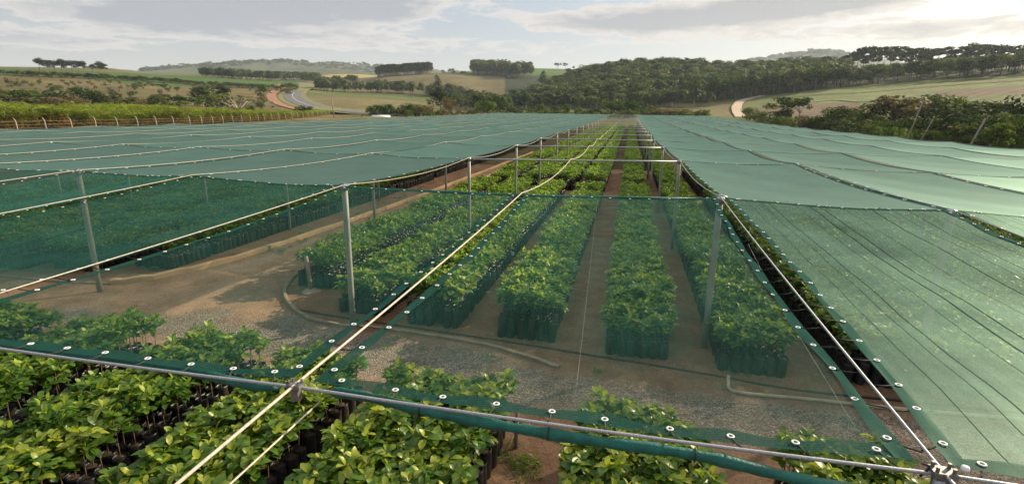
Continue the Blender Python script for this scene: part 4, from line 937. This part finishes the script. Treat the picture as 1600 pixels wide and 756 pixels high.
# bushes and trees that can be told apart -------------------------------------------------
T = [ # px, top, distance, width, kind, foliage, label
 (15, 139, 300, 52, 'bush', 'bush', 'wide dark bush at the left edge behind the cane'), (50, 143, 330, 46, 'bush', 'bush', 'dark bush next to the left edge bush behind the cane'),
 (120, 137, 330, 38, 'bush', 'bush', 'dull green bush on the slope above the cane field'), (108, 147, 300, 30, 'bush', 'dry', 'brownish bush in front of the dull green slope bush'),
 (174, 144, 270, 44, 'bush', 'euca', 'dense round dark bush rising above the cane tops'), (70, 152, 290, 40, 'bush', 'dry', 'low dry scrub between the left edge bushes'),
 (215, 152, 290, 34, 'bush', 'dry', 'low brown scrub right of the dense round bush'), (275, 151, 260, 52, 'umbrella', 'bush', 'flat topped dark bush behind the cane'),
 (255, 158, 255, 30, 'bush', 'bush', 'small dark bush left of the flat topped one'), (315, 135, 320, 24, 'tall', 'bush', 'slim green tree between the flat topped bush and bare tree'),
 (352, 135, 340, 22, 'tall', 'bush', 'slim light tree just behind the bare grey tree'), (335, 147, 290, 40, 'bush', 'bush', 'dark bush left of the bare grey tree'),
 (370, 146, 265, 62, 'bare', 'dry', 'bare grey spreading tree behind the cane'), (413, 132, 480, 13, 'round', 'bush', 'small tree near the red track'),
 (408, 144, 430, 8, 'bush', 'bush', 'tiny dark shrub on the pasture left of the red track'), (390, 165, 245, 14, 'bush', 'bush', 'small dark shrub at the cane edge left of the road'),
 (473, 165, 262, 22, 'bush', 'bush', 'dark round bush beside the lower road bend'),
 (168, 133, 560, 9, 'bush', 'bush', 'little shrub on the upper left pasture'), (215, 135, 560, 13, 'bush', 'bush', 'pale shrub on the upper left pasture above the scrub'), (252, 132, 600, 12, 'tall', 'bush', 'lone slim tree high on the left pasture'),
 (455, 130, 620, 22, 'bush', 'bush', 'scrubby bush on the bank between red track and road'), (448, 137, 560, 16, 'bush', 'dry', 'dry bush on the bank between red track and road'),
 (588, 164, 235, 30, 'bush', 'bush', 'dark bush left of the white shelter'), (606, 163, 240, 22, 'bush', 'bush', 'dark bush touching the left one by the white shelter'),
 (636, 161, 240, 26, 'bush', 'bush', 'dark bush in the row right of the white shelter'), (660, 164, 235, 34, 'bush', 'dry', 'brownish bush in the row left of the tall dark tree'), (650, 163, 250, 20, 'bush', 'bush', 'green bush behind the brownish one'),
 (688, 139, 270, 30, 'round', 'euca', 'tall dark tree standing before the brown hill'), (700, 152, 262, 20, 'bush', 'dry', 'brown bush at the foot of the tall dark tree'), (683, 119, 640, 20, 'conifer', 'euca', 'dark pointed tree on the brown hillside'),
 (672, 130, 660, 17, 'bush', 'bush', 'scrub left of the dark pointed tree'), (703, 130, 680, 22, 'bush', 'dry', 'dry scrub right of the dark pointed tree'), (617, 127, 800, 20, 'bush', 'dry', 'faint scrub patch on the left of the brown hill'),
 (745, 144, 300, 36, 'round', 'forest', 'dark leafy tree at the far left of the central trees'), (770, 148, 290, 44, 'bush', 'bush', 'broad green tree beside the far net edge'), (757, 158, 265, 30, 'bush', 'bright', 'fresh green bush in front of the broad green tree'),
 (790, 152, 300, 26, 'bush', 'forest', 'dark bush right of the broad green tree'), (800, 168, 250, 34, 'bush', 'bush', 'low hedge-like bush by the far net edge'),
 (843, 163, 255, 34, 'bush', 'bright', 'light green bush near the far end of the left nets'), (868, 166, 262, 14, 'bush', 'forest', 'narrow dark bush between two light green bushes'), (883, 163, 255, 18, 'bush', 'bright', 'small round light green bush near the far net end'),
 (905, 168, 262, 16, 'bush', 'bright', 'tiny light green bush left of the broad dark one'), (955, 155, 258, 40, 'bush', 'bush', 'broad green bush right behind the end of the aisle'), (985, 157, 256, 34, 'bush', 'bush', 'second broad green bush right behind the end of the aisle'),
 (1008, 165, 250, 30, 'bush', 'bush', 'low green bush right of the pair behind the aisle'), (1045, 170, 245, 46, 'bush', 'dry', 'yellowish scrub behind the right nets'), (1085, 173, 245, 40, 'bush', 'bright', 'yellow green low scrub left of the farm track'), (930, 170, 250, 26, 'bush', 'bush', 'low dull bush left of the broad green pair'),
 (1176, 168, 215, 20, 'bush', 'bright', 'yellowish bush just right of the farm track'), (1190, 174, 200, 30, 'bush', 'bush', 'low dark bush right of the farm track'),
 (1232, 152, 190, 46, 'umbrella', 'bush', 'spreading tree with pale forked trunk beyond the right nets'), (1254, 153, 192, 22, 'umbrella', 'bush', 'small crown leaning right of the spreading tree'), (1222, 168, 188, 28, 'bush', 'bush', 'dark shrub under the spreading tree'),
 (1246, 183, 165, 50, 'bush', 'bright', 'yellow green bush at the right net edge'), (1214, 183, 178, 30, 'bush', 'bright', 'low yellow green bush under the spreading tree'),
 (1283, 180, 160, 34, 'bush', 'bush', 'dark green bush next to the yellow green one'), (1325, 167, 165, 44, 'bush', 'bush', 'olive bush in the right hand thicket'), (1350, 164, 175, 42, 'bush', 'dry', 'brownish bush in the right hand thicket'),
 (1312, 185, 148, 34, 'bush', 'euca', 'dark low bush at the edge of the right thicket'), (1358, 180, 135, 40, 'bush', 'bush', 'rounded green bush at the front of the right thicket'), (1385, 160, 165, 40, 'bush', 'euca', 'dark bush between the brown bush and pale tree'),
 (1408, 150, 160, 52, 'round', 'dry', 'pale feathery tree in the right thicket'), (1388, 190, 125, 30, 'bush', 'bush', 'low green bush in front of the pale feathery tree'), (1372, 196, 118, 26, 'bush', 'bush', 'small grey green bush close to the net edge'),
 (1400, 199, 112, 34, 'bush', 'bright', 'leafy green shrub close to the net edge by the leaning pole'), (1418, 202, 108, 20, 'bush', 'bright', 'small leafy shrub at the foot of the leaning pole'), (1440, 183, 128, 44, 'bush', 'bush', 'olive bush between two leaning poles'),
 (1462, 147, 170, 44, 'round', 'bush', 'rounded tree behind the tall leaning pole'), (1490, 152, 165, 40, 'bush', 'bush', 'green bush right of the rounded tree'), (1480, 168, 135, 46, 'bush', 'euca', 'large dark bush in the middle of the right thicket'), (1515, 158, 160, 46, 'bush', 'bush', 'olive crown behind the large dark bushes'),
 (1520, 170, 125, 60, 'bush', 'euca', 'large dark bush left of the upright pole'), (1560, 160, 135, 70, 'bush', 'euca', 'biggest dark bush near the right edge'), (1545, 178, 115, 50, 'bush', 'bush', 'dark green bush behind the upright pole'), (1595, 152, 140, 46, 'bush', 'euca', 'dark bush cut by the right edge'), (1592, 178, 112, 40, 'bush', 'bush', 'low dark bush at the right edge'),
 (1575, 193, 88, 24, 'tall', 'bright', 'small yellow green sapling tree near the right edge'), (1425, 160, 180, 36, 'bush', 'bush', 'olive bush behind the pale feathery tree'), (1338, 188, 138, 36, 'bush', 'forest', 'dark rounded bush left of the rounded green bush'),
 (1240, 123, 440, 16, 'tall', 'dry', 'pale bare-looking tree standing before the forest'), (870, 98.5, 1240, 9.5, 'umbrella', 'euca', 'left one of two small trees on the green skyline'), (882, 98.5, 1240, 7.5, 'umbrella', 'euca', 'right one of two small trees on the green skyline'),
 (895, 103.5, 1240, 4, 'tall', 'euca', 'tiniest tree on the green skyline'), (925, 102, 900, 13, 'round', 'forest', 'lone round tree on the skyline left of the forest hill'), (848, 110, 780, 15, 'conifer', 'forest', 'dark pointed tree below the green skyline'),
 (706, 107, 1000, 10, 'bush', 'euca', 'small bush on the brown hilltop skyline'), (693, 109, 1000, 6, 'bush', 'euca', 'tiny bush on the brown hilltop skyline'), (724, 111, 990, 8, 'bush', 'bush', 'little bush right of the hilltop bushes'),
]
for (px, top, d, w, kind, fm, lb) in T:
    cat = 'tree' if kind in ('round', 'tall', 'conifer', 'umbrella', 'bare') else 'bush'
    bush_at(px, top, d, w*1.06, lb, kind, fm, 'broadleaf_tree' if cat == 'tree' else 'bush', cat, None, sink=.0)
# eucalypts on the left skyline
for k, (px, top, w) in enumerate(((70, 93, 10), (77, 96, 9), (85, 97, 9), (93, 97, 9), (104, 95, 10), (111, 97, 9), (120, 97, 9), (130, 98, 10), (138, 98, 9), (151, 103, 9), (162, 99, 11), (170, 102, 11))):
    bush_at(px, top-2, 790, w*.9, '%s tree from the left in the dark row on the left skyline' % ordn(k+1), 'tall' if k % 3 else 'round', 'euca', 'skyline_tree', 'tree', 'tree row on the left skyline')
# tall eucalypts on the right skyline
random.seed(21)
E_ = [(1322, 82, 22), (1332, 76, 20), (1341, 74, 22), (1352, 73, 22), (1363, 75, 20), (1372, 74, 20), (1383, 74, 22), (1394, 73, 22), (1405, 76, 20), (1414, 77, 20), (1424, 76, 20), (1434, 78, 18), (1443, 78, 20), (1455, 76, 22), (1467, 74, 22), (1479, 78, 20), (1490, 74, 22), (1505, 69, 24), (1515, 72, 20), (1527, 70, 24), (1545, 72, 24), (1562, 74, 26), (1575, 78, 20), (1590, 70, 24), (1606, 68, 24)]
for k, (px, top, w) in enumerate(E_):
    bush_at(px, top, 615+random.uniform(-15, 15), w*1.0*random.uniform(.75, 1.1), '%s tall eucalyptus from the left on the right skyline' % ordn(k+1), 'euca', 'euca', 'eucalyptus_tree', 'tree', 'tall eucalyptus row on the right skyline')
# forest on the central and right hills: nearest and skyline trees one by one, the mass behind as one wood
random.seed(33); g = np.random.default_rng(44)
FOR = []
tries = 0
while len(FOR) < 2300 and tries < 60000:
    tries += 1; px = g.uniform(792, 1680); d = math.sqrt(g.uniform(405**2, 735**2))
    near_edge = np.interp(px, [792, 860, 900, 1100, 1170, 1240, 1700], [545, 470, 415, 425, 432, 444, 452])
    if d < near_edge or (px < 900 and d > 560+(px-792)*1.6): continue
    if 1040 < px < 1075 and 560 < d < 590: continue
    if px > 1318 and d > 585: continue
    FOR.append((px, d))
def occl():
    out = []; used = []
    for px, d in sorted(FOR, key=lambda q: q[1]):
        b = at(px, d)
        if any((b[0]-u[0])**2+(b[1]-u[1])**2 < 46 for u in used[-900:]): continue
        used.append(b); out.append((px, d, b))
    return out
FO = occl(); print('forest', len(FO))
def fsize(px, d):
    h = random.uniform(11, 18)
    if px > 1312: h *= .72
    return h, h*random.uniform(.68, .98)
zone = lambda px: 'left central forest' if px < 900 else 'middle central forest' if px < 1060 else 'right central forest' if px < 1180 else 'forest below the right skyline' 
ind = FO[:190]; mass = FO[190:]
cnt = {}
for px, d, b in ind:
    h, w = fsize(px, d); kd, fm = random.choice([('round', 'forest'), ('round', 'forest'), ('tall', 'forest'), ('round', 'bush'), ('tall', 'forest')])
    z = zone(px)
    plant('forest_tree', kd, fm, b, w, h, '%s %s tree at the near edge of the %s' % ('tall' if kd == 'tall' else 'rounded', 'olive green' if fm == 'bush' else 'dark green', z), 'tree', 'trees at the near edge of the wooded hills')
def tree_obj(name, kind, matn, seed):
    V, Fs, t, tr = tree_src(kind, seed); n = len(V)
    V2 = np.vstack([V, np.array(tr.v)]); fl = [tuple(map(int, f)) for f in Fs]+[tuple(i+n for i in f) for f in tr.f]
    me = mesh(name, V2, fl, MT[matn], np.concatenate([t, np.full(len(tr.v), .5)])); me.materials.append(MT['paletrunk']); leafy(me, Fs, 1)
    mi = np.array([0]*len(Fs)+[1]*len(tr.f), np.int32)
    if len(mi) == len(me.polygons): me.polygons.foreach_set('material_index', mi)
    return bpy.data.objects.new(name, me)
fk = [tree_obj('forest_kind', k, m_, s) for k, m_, s in (('round', 'forest', 11), ('round', 'forest', 12), ('tall', 'forest', 13), ('round', 'bush', 14), ('tall', 'forest', 15), ('round', 'forest', 16))]
ek = [tree_obj('euca_kind', 'euca', 'euca', s) for s in (21, 22, 23)]
def wood(name, P, hr, wr, srcs, label, k=1.):
    n = len(P); h = g.uniform(*hr, n)*k; w = h*g.uniform(*wr, n)
    scatter(name, srcs, P, np.stack([np.zeros(n), np.zeros(n), g.uniform(0, 6.28, n)], 1), np.stack([w, w, h], 1), label, 'wood')
wood('hill_forest', [b for _, _, b in mass], (11, 18), (.68, .98), fk, 'dense dark forest covering the central and right hills', np.array([.62 if q[0] > 1312 else 1. for q in mass]))
def fill(px0, px1, d0, d1, n): return [at(g.uniform(px0, px1), g.uniform(d0, d1)) for _ in range(n)]
def scale_h(px, pxh, d): return pxh*d/F
wood('plantation_block', fill(591, 675, 955, 1010, 420), (15, 20), (.35, .5), ek+[fk[2]], 'dark rectangular tree plantation on the brown hilltop')
wood('hilltop_wood', fill(738, 800, 960, 1090, 260)+fill(790, 830, 930, 1010, 80), (14, 25), (.45, .65), fk+ek[:1], 'dark wood on the hill right of the brown slope')
wood('valley_treeline', fill(318, 440, 880, 1000, 170)+fill(437, 500, 1020, 1150, 110)+fill(470, 560, 900, 960, 30), (9, 15), (.6, .9), fk, 'dark treeline across the valley behind the left fields')
vt = []
for k in range(150):
    px = g.uniform(492, 770); d = np.interp(px, [492, 560, 620, 700, 770], [700, 705, 690, 640, 590])+g.uniform(-14, 22); vt.append(at(px, d))
wood('hedge_line', vt, (7, 15), (.6, .9), fk, 'line of dark trees along the foot of the brown hill')
wood('forest_fringe', [at(g.uniform(800, 1110), g.uniform(385, 412)) for _ in range(60)]+[at(g.uniform(700, 830), g.uniform(430, 520)) for _ in range(110)], (6, 13), (.6, .9), fk, 'belt of trees at the foot of the central forest')
wood('hill_scrub', [b for b in (at(g.uniform(-60, 440), g.uniform(330, 640)) for _ in range(260))], (1., 3.6), (.9, 1.6), [tree_obj('scrub_kind', 'bush', 'bush', 31), tree_obj('scrub_kind', 'bush', 'dry', 32)], 'scattered low scrub on the dry left pasture')
wood('far_hill_wood', [at(g.uniform(225, 640), g.uniform(2900, 3600)) for _ in range(900)]+[at(g.uniform(1160, 1330), g.uniform(3100, 3600)) for _ in range(420)], (6, 15), (1.2, 2.2), fk[:3], 'woods on the hazy blue far hills')
wood('field_edge_hedge', [at(px, np.interp(px, [-20, 470], [655, 640])+g.uniform(-9, 9)) for px in np.linspace(-20, 440, 170)], (2.2, 5), (1.2, 2.0), [fk[0], fk[3]], 'dark hedge below the green field on the left skyline')
# tufted ground between the nets and the forest
wood('rough_scrub', [at(g.uniform(560, 1110), g.uniform(225, 300)) for _ in range(210)]+[at(g.uniform(1180, 1660), g.uniform(150, 215)) for _ in range(150)], (1.2, 3.2), (1.0, 1.6), [tree_obj('scrub_kind', 'bush', 'bush', 33), tree_obj('scrub_kind', 'bush', 'dry', 34), tree_obj('scrub_kind', 'bush', 'bright', 35)], 'mixed low scrub beyond the far edge of the nets')
wood('crop_row', [np.array([x, y, hz(x, y)]) for x, y in ((52+.28*(k % 90)+g.uniform(-1.5, 1.5), 118-1.15*(k % 90)+g.uniform(-2.5, 2.5)) for k in range(420))], (1.3, 2.3), (1.1, 1.5), [tree_obj('crop_kind', 'bush', 'bright', 36), tree_obj('crop_kind', 'bush', 'bright', 37)], 'yellow green crop rows beyond the right net edge')

# ------------------------------------------------------------------ sugarcane, fence, poles
def cane_src(seed):
    g = np.random.default_rng(seed); B = []; D = []; U = []; L = []; W = []; T_ = []
    for k in range(46):
        a = g.uniform(0, 6.28); r = .55*math.sqrt(g.random()); z = g.uniform(.1, 3.0); el = g.uniform(.5, 1.35)
        B.append((r*math.cos(a), r*math.sin(a), z)); aa = g.uniform(0, 6.28); D.append((math.cos(aa)*math.cos(el), math.sin(aa)*math.cos(el), math.sin(el))); U.append((0.1, .05, 1))
        L.append(g.uniform(1.0, 1.7)); W.append(.13); T_.append(np.clip(.06+.8*np.clip((z-1.1)/2, 0, 1)+g.normal(0, .1), 0, 1))
    V, Fs, t = leaves(np.array(B), np.array(D), np.array(U), np.array(L), np.array(W), np.array(T_), False, .45)
    me = mesh('cane_kind', V, Fs, MT['cane'], t); return bpy.data.objects.new('cane_kind', me)
ck = [cane_src(s) for s in (1, 2, 3, 4)]
FX = lambda y: np.interp(y, [40, 112, 150, 220, 330], [-105.6, -105.6, -113, -134, -168])
cp = []
for k in range(5200):
    y = 45+205*g.random()**1.25; x = FX(y)-2.2-14*g.random()**1.3; cp.append((x, y, hz(x, y)))
for k in range(2600):
    y = 45+140*g.random(); x = FX(y)-14-(42-.2*(y-45))*g.random(); cp.append((x, y, hz(x, y)))
n = len(cp); s = g.uniform(.8, 1.12, n)*1.0; s2 = s*np.interp([c[1] for c in cp], [60, 120, 180, 250], [1.08, 1.0, .62, .36])*(.85+.35*noise2(np.array([c[0] for c in cp]), np.array([c[1] for c in cp]), 9, 51))
lean_ = g.normal(.1, .1, (n, 2))
scatter('sugarcane_field', ck, cp, np.stack([lean_[:, 0], lean_[:, 1], g.uniform(0, 6.28, n)], 1), np.stack([s*1.1, s*1.1, s2], 1), 'tall green sugarcane with dry tan stalks behind the fence', 'sugarcane')
froot = empty('field_fence', (-105.6, 72, 0)); tag(froot, 'long fence of pale bent-topped concrete posts in front of the sugarcane', 'fence')
ys = list(np.arange(58, 150, 4.9))+list(np.arange(150, 250, 6.5)); PM = MB()
PM.tube([(0, 0, -.2), (.0, 0, 1.0), (-.02, 0, 1.75), (-.12, 0, 2.1), (-.42, 0, 2.45)], [.09, .085, .08, .07, .06], 6); pm = mesh('fence_post', np.array(PM.v), PM.f, MT['concrete'])
tops = []
for k, y in enumerate(ys):
    x = float(FX(y))+.0; z = hz(x, y); o = link('fence_post', pm, froot, (x+105.6, y-72, z)); o.rotation_euler = (random.uniform(-.03, .03), random.uniform(-.05, .03), R(8)); tops.append((x, y, z))
for hgt_ in (.6, 1.2, 1.8):
    m = MB(); m.tube([(x+105.6, y-72, z+hgt_) for x, y, z in tops], .012, 4); m.build('fence_wire', MT['wire'], froot)
def pole(px, py0, ptx, pty, d, r0, label):
    b = at(px, d); d2 = ray(ptx, pty); q = CAM+d2*d/math.hypot(d2[0], d2[1]); v = q-b
    root = empty('utility_pole', b); tag(root, label, 'pole'); m = MB(); m.tube([-.03*v, v*.5, v], [r0*1.1, r0, r0*.85], 8); m.build('shaft', MT['pole'], root)
    u = np.cross(v/np.linalg.norm(v), CW); u /= np.linalg.norm(u)
    if r0 > .2: m = MB(); m.tube([v*.985-u*.35, v*.985+u*.35], .05, 6); m.build('crossarm', MT['stake'], root)
    return q
t1 = pole(1427, 213, 1443, 157, 104, .10, 'tall leaning grey pole in the right thicket')
pole(1445, 217, 1459, 185, 98, .07, 'short leaning pole right of the tall one')
t2 = pole(1525, 228, 1540, 185, 84, .12, 'upright grey pole near the right edge before dark bushes')
pole(1513, 120, 1520, 102, 460, .28, 'pale pole at the foot of the right forest')
t3 = pole(520, 178, 518, 154, 235, .22, 'wooden pole standing before the stubble field')
m = MB(); m.tube(seg(t1, t2, .5)+[t2], .012, 4); tag(m.build('overhead_wire', MT['cord']), 'thin wire strung between the leaning pole and upright pole', 'wire')
b = at(594, 205); root = empty('white_shelter', b, R(20)); tag(root, 'small low white shelter beyond the far left nets', 'shelter')
m = MB(); h = zray(594, 180, 205)-b[2]; prof = [(math.cos(a)*1.6, math.sin(a)*.7+h-.7) for a in np.linspace(0, math.pi, 9)]
vs = [(x, y, z) for x in (-3.2, 3.2) for y, z in prof]; m.add(vs, [(k, k+1, k+10, k+9) for k in range(8)]+[tuple(range(9))[::-1], tuple(range(9, 18))]); m.build('roof', MT['white'], root)
for sx in (-2.9, 2.9):
    for sy in (-1.4, 1.4): m = MB(); m.tube([(sx, sy, 0), (sx, sy, h-.5)], .06, 6); m.build('leg', MT['pole'], root)

# ------------------------------------------------------------------ air, light, sky
hm, nt, out = nm('haze'); pv = nd(nt, 'ShaderNodeVolumePrincipled', {'Color': (.74, .86, 1., 1), 'Density': .000085, 'Anisotropy': .25}); nt.links.new(pv.outputs[0], out.inputs['Volume'])
m = MB(); m.box((0, 0, 208), (12400, 12400, 424)); o = m.build('haze', hm, smooth=False); tag(o, 'pale even haze filling the valley air', 'haze', kind='stuff')
zmin = float(hgt(*np.meshgrid(np.linspace(-5800, 5800, 200), np.linspace(-5800, 5800, 200))).min()); print('zmin', zmin)
zmax = float(hgt(*np.meshgrid(np.linspace(-5800, 5800, 300), np.linspace(-5800, 5800, 300))).max()); print('zmax', zmax)
o.scale = (1, 1, 1); lo, hi = zmin-2, zmax+60
for v in o.data.vertices: v.co.z = lo if v.co.z < 100 else hi

SUN_AZ = R(46); SUN_EL = R(24)                                       # azimuth clockwise from +y
ld = bpy.data.lights.new('sun', 'SUN'); ld.energy = 4.9; ld.angle = R(.8); ld.color = (1., .83, .59)
so = bpy.data.objects.new('sun', ld); COL.objects.link(so)
sd = Vector((math.sin(SUN_AZ)*math.cos(SUN_EL), math.cos(SUN_AZ)*math.cos(SUN_EL), math.sin(SUN_EL)))
so.rotation_euler = sd.to_track_quat('Z', 'Y').to_euler(); so.location = (30, 30, 40)
wd = bpy.data.worlds.new('World'); SC.world = wd; wd.use_nodes = True; nt = wd.node_tree; nt.nodes.clear()
out = nt.nodes.new('ShaderNodeOutputWorld')
sky = nd(nt, 'ShaderNodeTexSky', sky_type='NISHITA', sun_disc=False, sun_elevation=SUN_EL, sun_rotation=SUN_AZ, altitude=200, air_density=1.0, dust_density=1.6, ozone_density=1.0)
dirv = nd(nt, 'ShaderNodeTexCoord').outputs['Generated']
sp = nd(nt, 'ShaderNodeSeparateXYZ', {0: dirv})
zc = nd(nt, 'ShaderNodeMath', {0: sp.outputs[2], 1: .0}, operation='MAXIMUM').outputs[0]
den = nd(nt, 'ShaderNodeMath', {0: zc, 1: .11}, operation='ADD').outputs[0]
cx = nd(nt, 'ShaderNodeMath', {0: sp.outputs[0], 1: den}, operation='DIVIDE').outputs[0]; cy = nd(nt, 'ShaderNodeMath', {0: sp.outputs[1], 1: den}, operation='DIVIDE').outputs[0]
cv = nd(nt, 'ShaderNodeCombineXYZ', {0: cx, 1: cy, 2: 0.}).outputs[0]
n1 = nd(nt, 'ShaderNodeTexNoise', {'Vector': cv, 'Scale': 1.1, 'Detail': 9., 'Roughness': .6, 'Distortion': .5})
n2 = nd(nt, 'ShaderNodeTexNoise', {'Vector': cv, 'Scale': 4.2, 'Detail': 9., 'Roughness': .62, 'Distortion': .5})
def mathn(op, a, b, c=None, clamp=False):
    n = nt.nodes.new('ShaderNodeMath'); n.operation = op; n.use_clamp = clamp
    for k, v in enumerate((a, b, c)):
        if v is None: continue
        if hasattr(v, 'links'): nt.links.new(v, n.inputs[k])
        else: n.inputs[k].default_value = v
    return n.outputs[0]
# where the cloud banks stand in the sky
bank = None
def blob(px, py, wx, wy, amt):
    d = ray(px, py); az = math.atan2(d[0], d[1]); el = math.asin(d[2]); global bank
    A = nd(nt, 'ShaderNodeMath', {0: sp.outputs[0], 1: sp.outputs[1]}, operation='ARCTAN2').outputs[0]; E = nd(nt, 'ShaderNodeMath', {0: sp.outputs[2]}, operation='ARCSINE').outputs[0]
    a = mathn('MULTIPLY', mathn('SUBTRACT', A, az), F/wx); e = mathn('MULTIPLY', mathn('SUBTRACT', E, el), F/wy)
    r2 = mathn('ADD', mathn('MULTIPLY', a, a), mathn('MULTIPLY', e, e)); v = mathn('MULTIPLY', mathn('POWER', math.e, mathn('MULTIPLY', r2, -1.)), amt)
    bank = v if bank is None else mathn('ADD', bank, v)
for q in ((330, 22, 190, 26, .9), (200, 28, 120, 14, .5), (520, 8, 170, 20, .8), (60, 64, 100, 11, .55), (1060, 30, 180, 20, .9), (960, 40, 110, 10, .4), (1310, -2, 110, 14, 1.0), (1190, 14, 80, 12, .5), (1530, 40, 170, 15, .55), (720, 70, 220, 12, .35), (480, 68, 240, 12, .25), (1180, 62, 170, 10, .3), (860, -60, 500, 40, .5), (300, -90, 400, 40, .5)): blob(*q)
cf = mathn('ADD', mathn('MULTIPLY', n1.outputs[0], .85), mathn('MULTIPLY', n2.outputs[0], .95))
cl = mathn('MULTIPLY_ADD', bank, .85, mathn('SUBTRACT', cf, 1.15)); thick = mathn('MULTIPLY', cl, 2.1, None, True)
cover = nd(nt, 'ShaderNodeMapRange', {0: cl, 1: -.03, 2: .15, 3: 0., 4: 1.}, interpolation_type='SMOOTHSTEP').outputs[0]
sunv = nd(nt, 'ShaderNodeVectorMath', {0: dirv, 1: tuple(sd)}, operation='DOT_PRODUCT').outputs['Value']
glow = nd(nt, 'ShaderNodeMapRange', {0: sunv, 1: .35, 2: 1., 3: 0., 4: 1.}).outputs[0]; glow = mathn('POWER', glow, 1.6)
SKYS = .1
def rgb(c): return tuple(x/SKYS for x in c)+(1,)
edgec = nd(nt, 'ShaderNodeMixRGB', {0: glow, 1: rgb((.46, .425, .40)), 2: rgb((.52, .455, .385))}).outputs[0]
corec = nd(nt, 'ShaderNodeMixRGB', {0: glow, 1: rgb((.225, .232, .26)), 2: rgb((.235, .222, .215))}).outputs[0]
cloudc = nd(nt, 'ShaderNodeMixRGB', {0: thick, 1: edgec, 2: corec}).outputs[0]
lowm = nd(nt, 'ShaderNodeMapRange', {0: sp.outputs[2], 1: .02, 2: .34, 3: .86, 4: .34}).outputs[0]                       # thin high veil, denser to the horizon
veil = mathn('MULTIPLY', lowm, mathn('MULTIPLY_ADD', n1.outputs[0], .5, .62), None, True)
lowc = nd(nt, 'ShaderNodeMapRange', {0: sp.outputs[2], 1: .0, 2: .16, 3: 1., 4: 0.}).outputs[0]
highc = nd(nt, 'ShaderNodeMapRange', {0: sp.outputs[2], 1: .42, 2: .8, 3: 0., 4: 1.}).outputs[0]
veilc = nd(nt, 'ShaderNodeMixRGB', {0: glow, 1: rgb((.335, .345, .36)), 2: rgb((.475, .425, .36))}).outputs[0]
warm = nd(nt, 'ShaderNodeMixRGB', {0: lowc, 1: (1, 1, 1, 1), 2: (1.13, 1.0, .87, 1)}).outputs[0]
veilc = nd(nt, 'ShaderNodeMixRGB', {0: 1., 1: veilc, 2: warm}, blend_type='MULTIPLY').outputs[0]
skym = nd(nt, 'ShaderNodeMixRGB', {0: 1., 1: sky.outputs[0], 2: (.46, .51, .59, 1)}, blend_type='MULTIPLY').outputs[0]
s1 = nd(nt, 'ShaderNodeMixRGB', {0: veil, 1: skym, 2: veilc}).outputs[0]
s2 = nd(nt, 'ShaderNodeMixRGB', {0: mathn('MULTIPLY', cover, .93), 1: s1, 2: cloudc}).outputs[0]
s2 = nd(nt, 'ShaderNodeMixRGB', {0: mathn('MULTIPLY', highc, .8), 1: s2, 2: rgb((.62, .60, .58))}).outputs[0]      # brighter overhead sky, out of view, added for soft fill light
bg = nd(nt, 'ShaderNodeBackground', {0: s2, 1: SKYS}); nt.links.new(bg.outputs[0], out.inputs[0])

SC.view_settings.view_transform = 'Standard'; SC.view_settings.look = 'None'; SC.view_settings.gamma = 1; SC.view_settings.use_curve_mapping = False
SC.view_settings.exposure = .92
cy_ = SC.cycles; cy_.use_denoising = True; cy_.denoiser = 'OPENIMAGEDENOISE'; cy_.max_bounces = 6; cy_.transparent_max_bounces = 24; cy_.volume_bounces = 1
cy_.diffuse_bounces = 3; cy_.glossy_bounces = 2; cy_.transmission_bounces = 4; cy_.sample_clamp_indirect = 4
SC.render.film_transparent = False
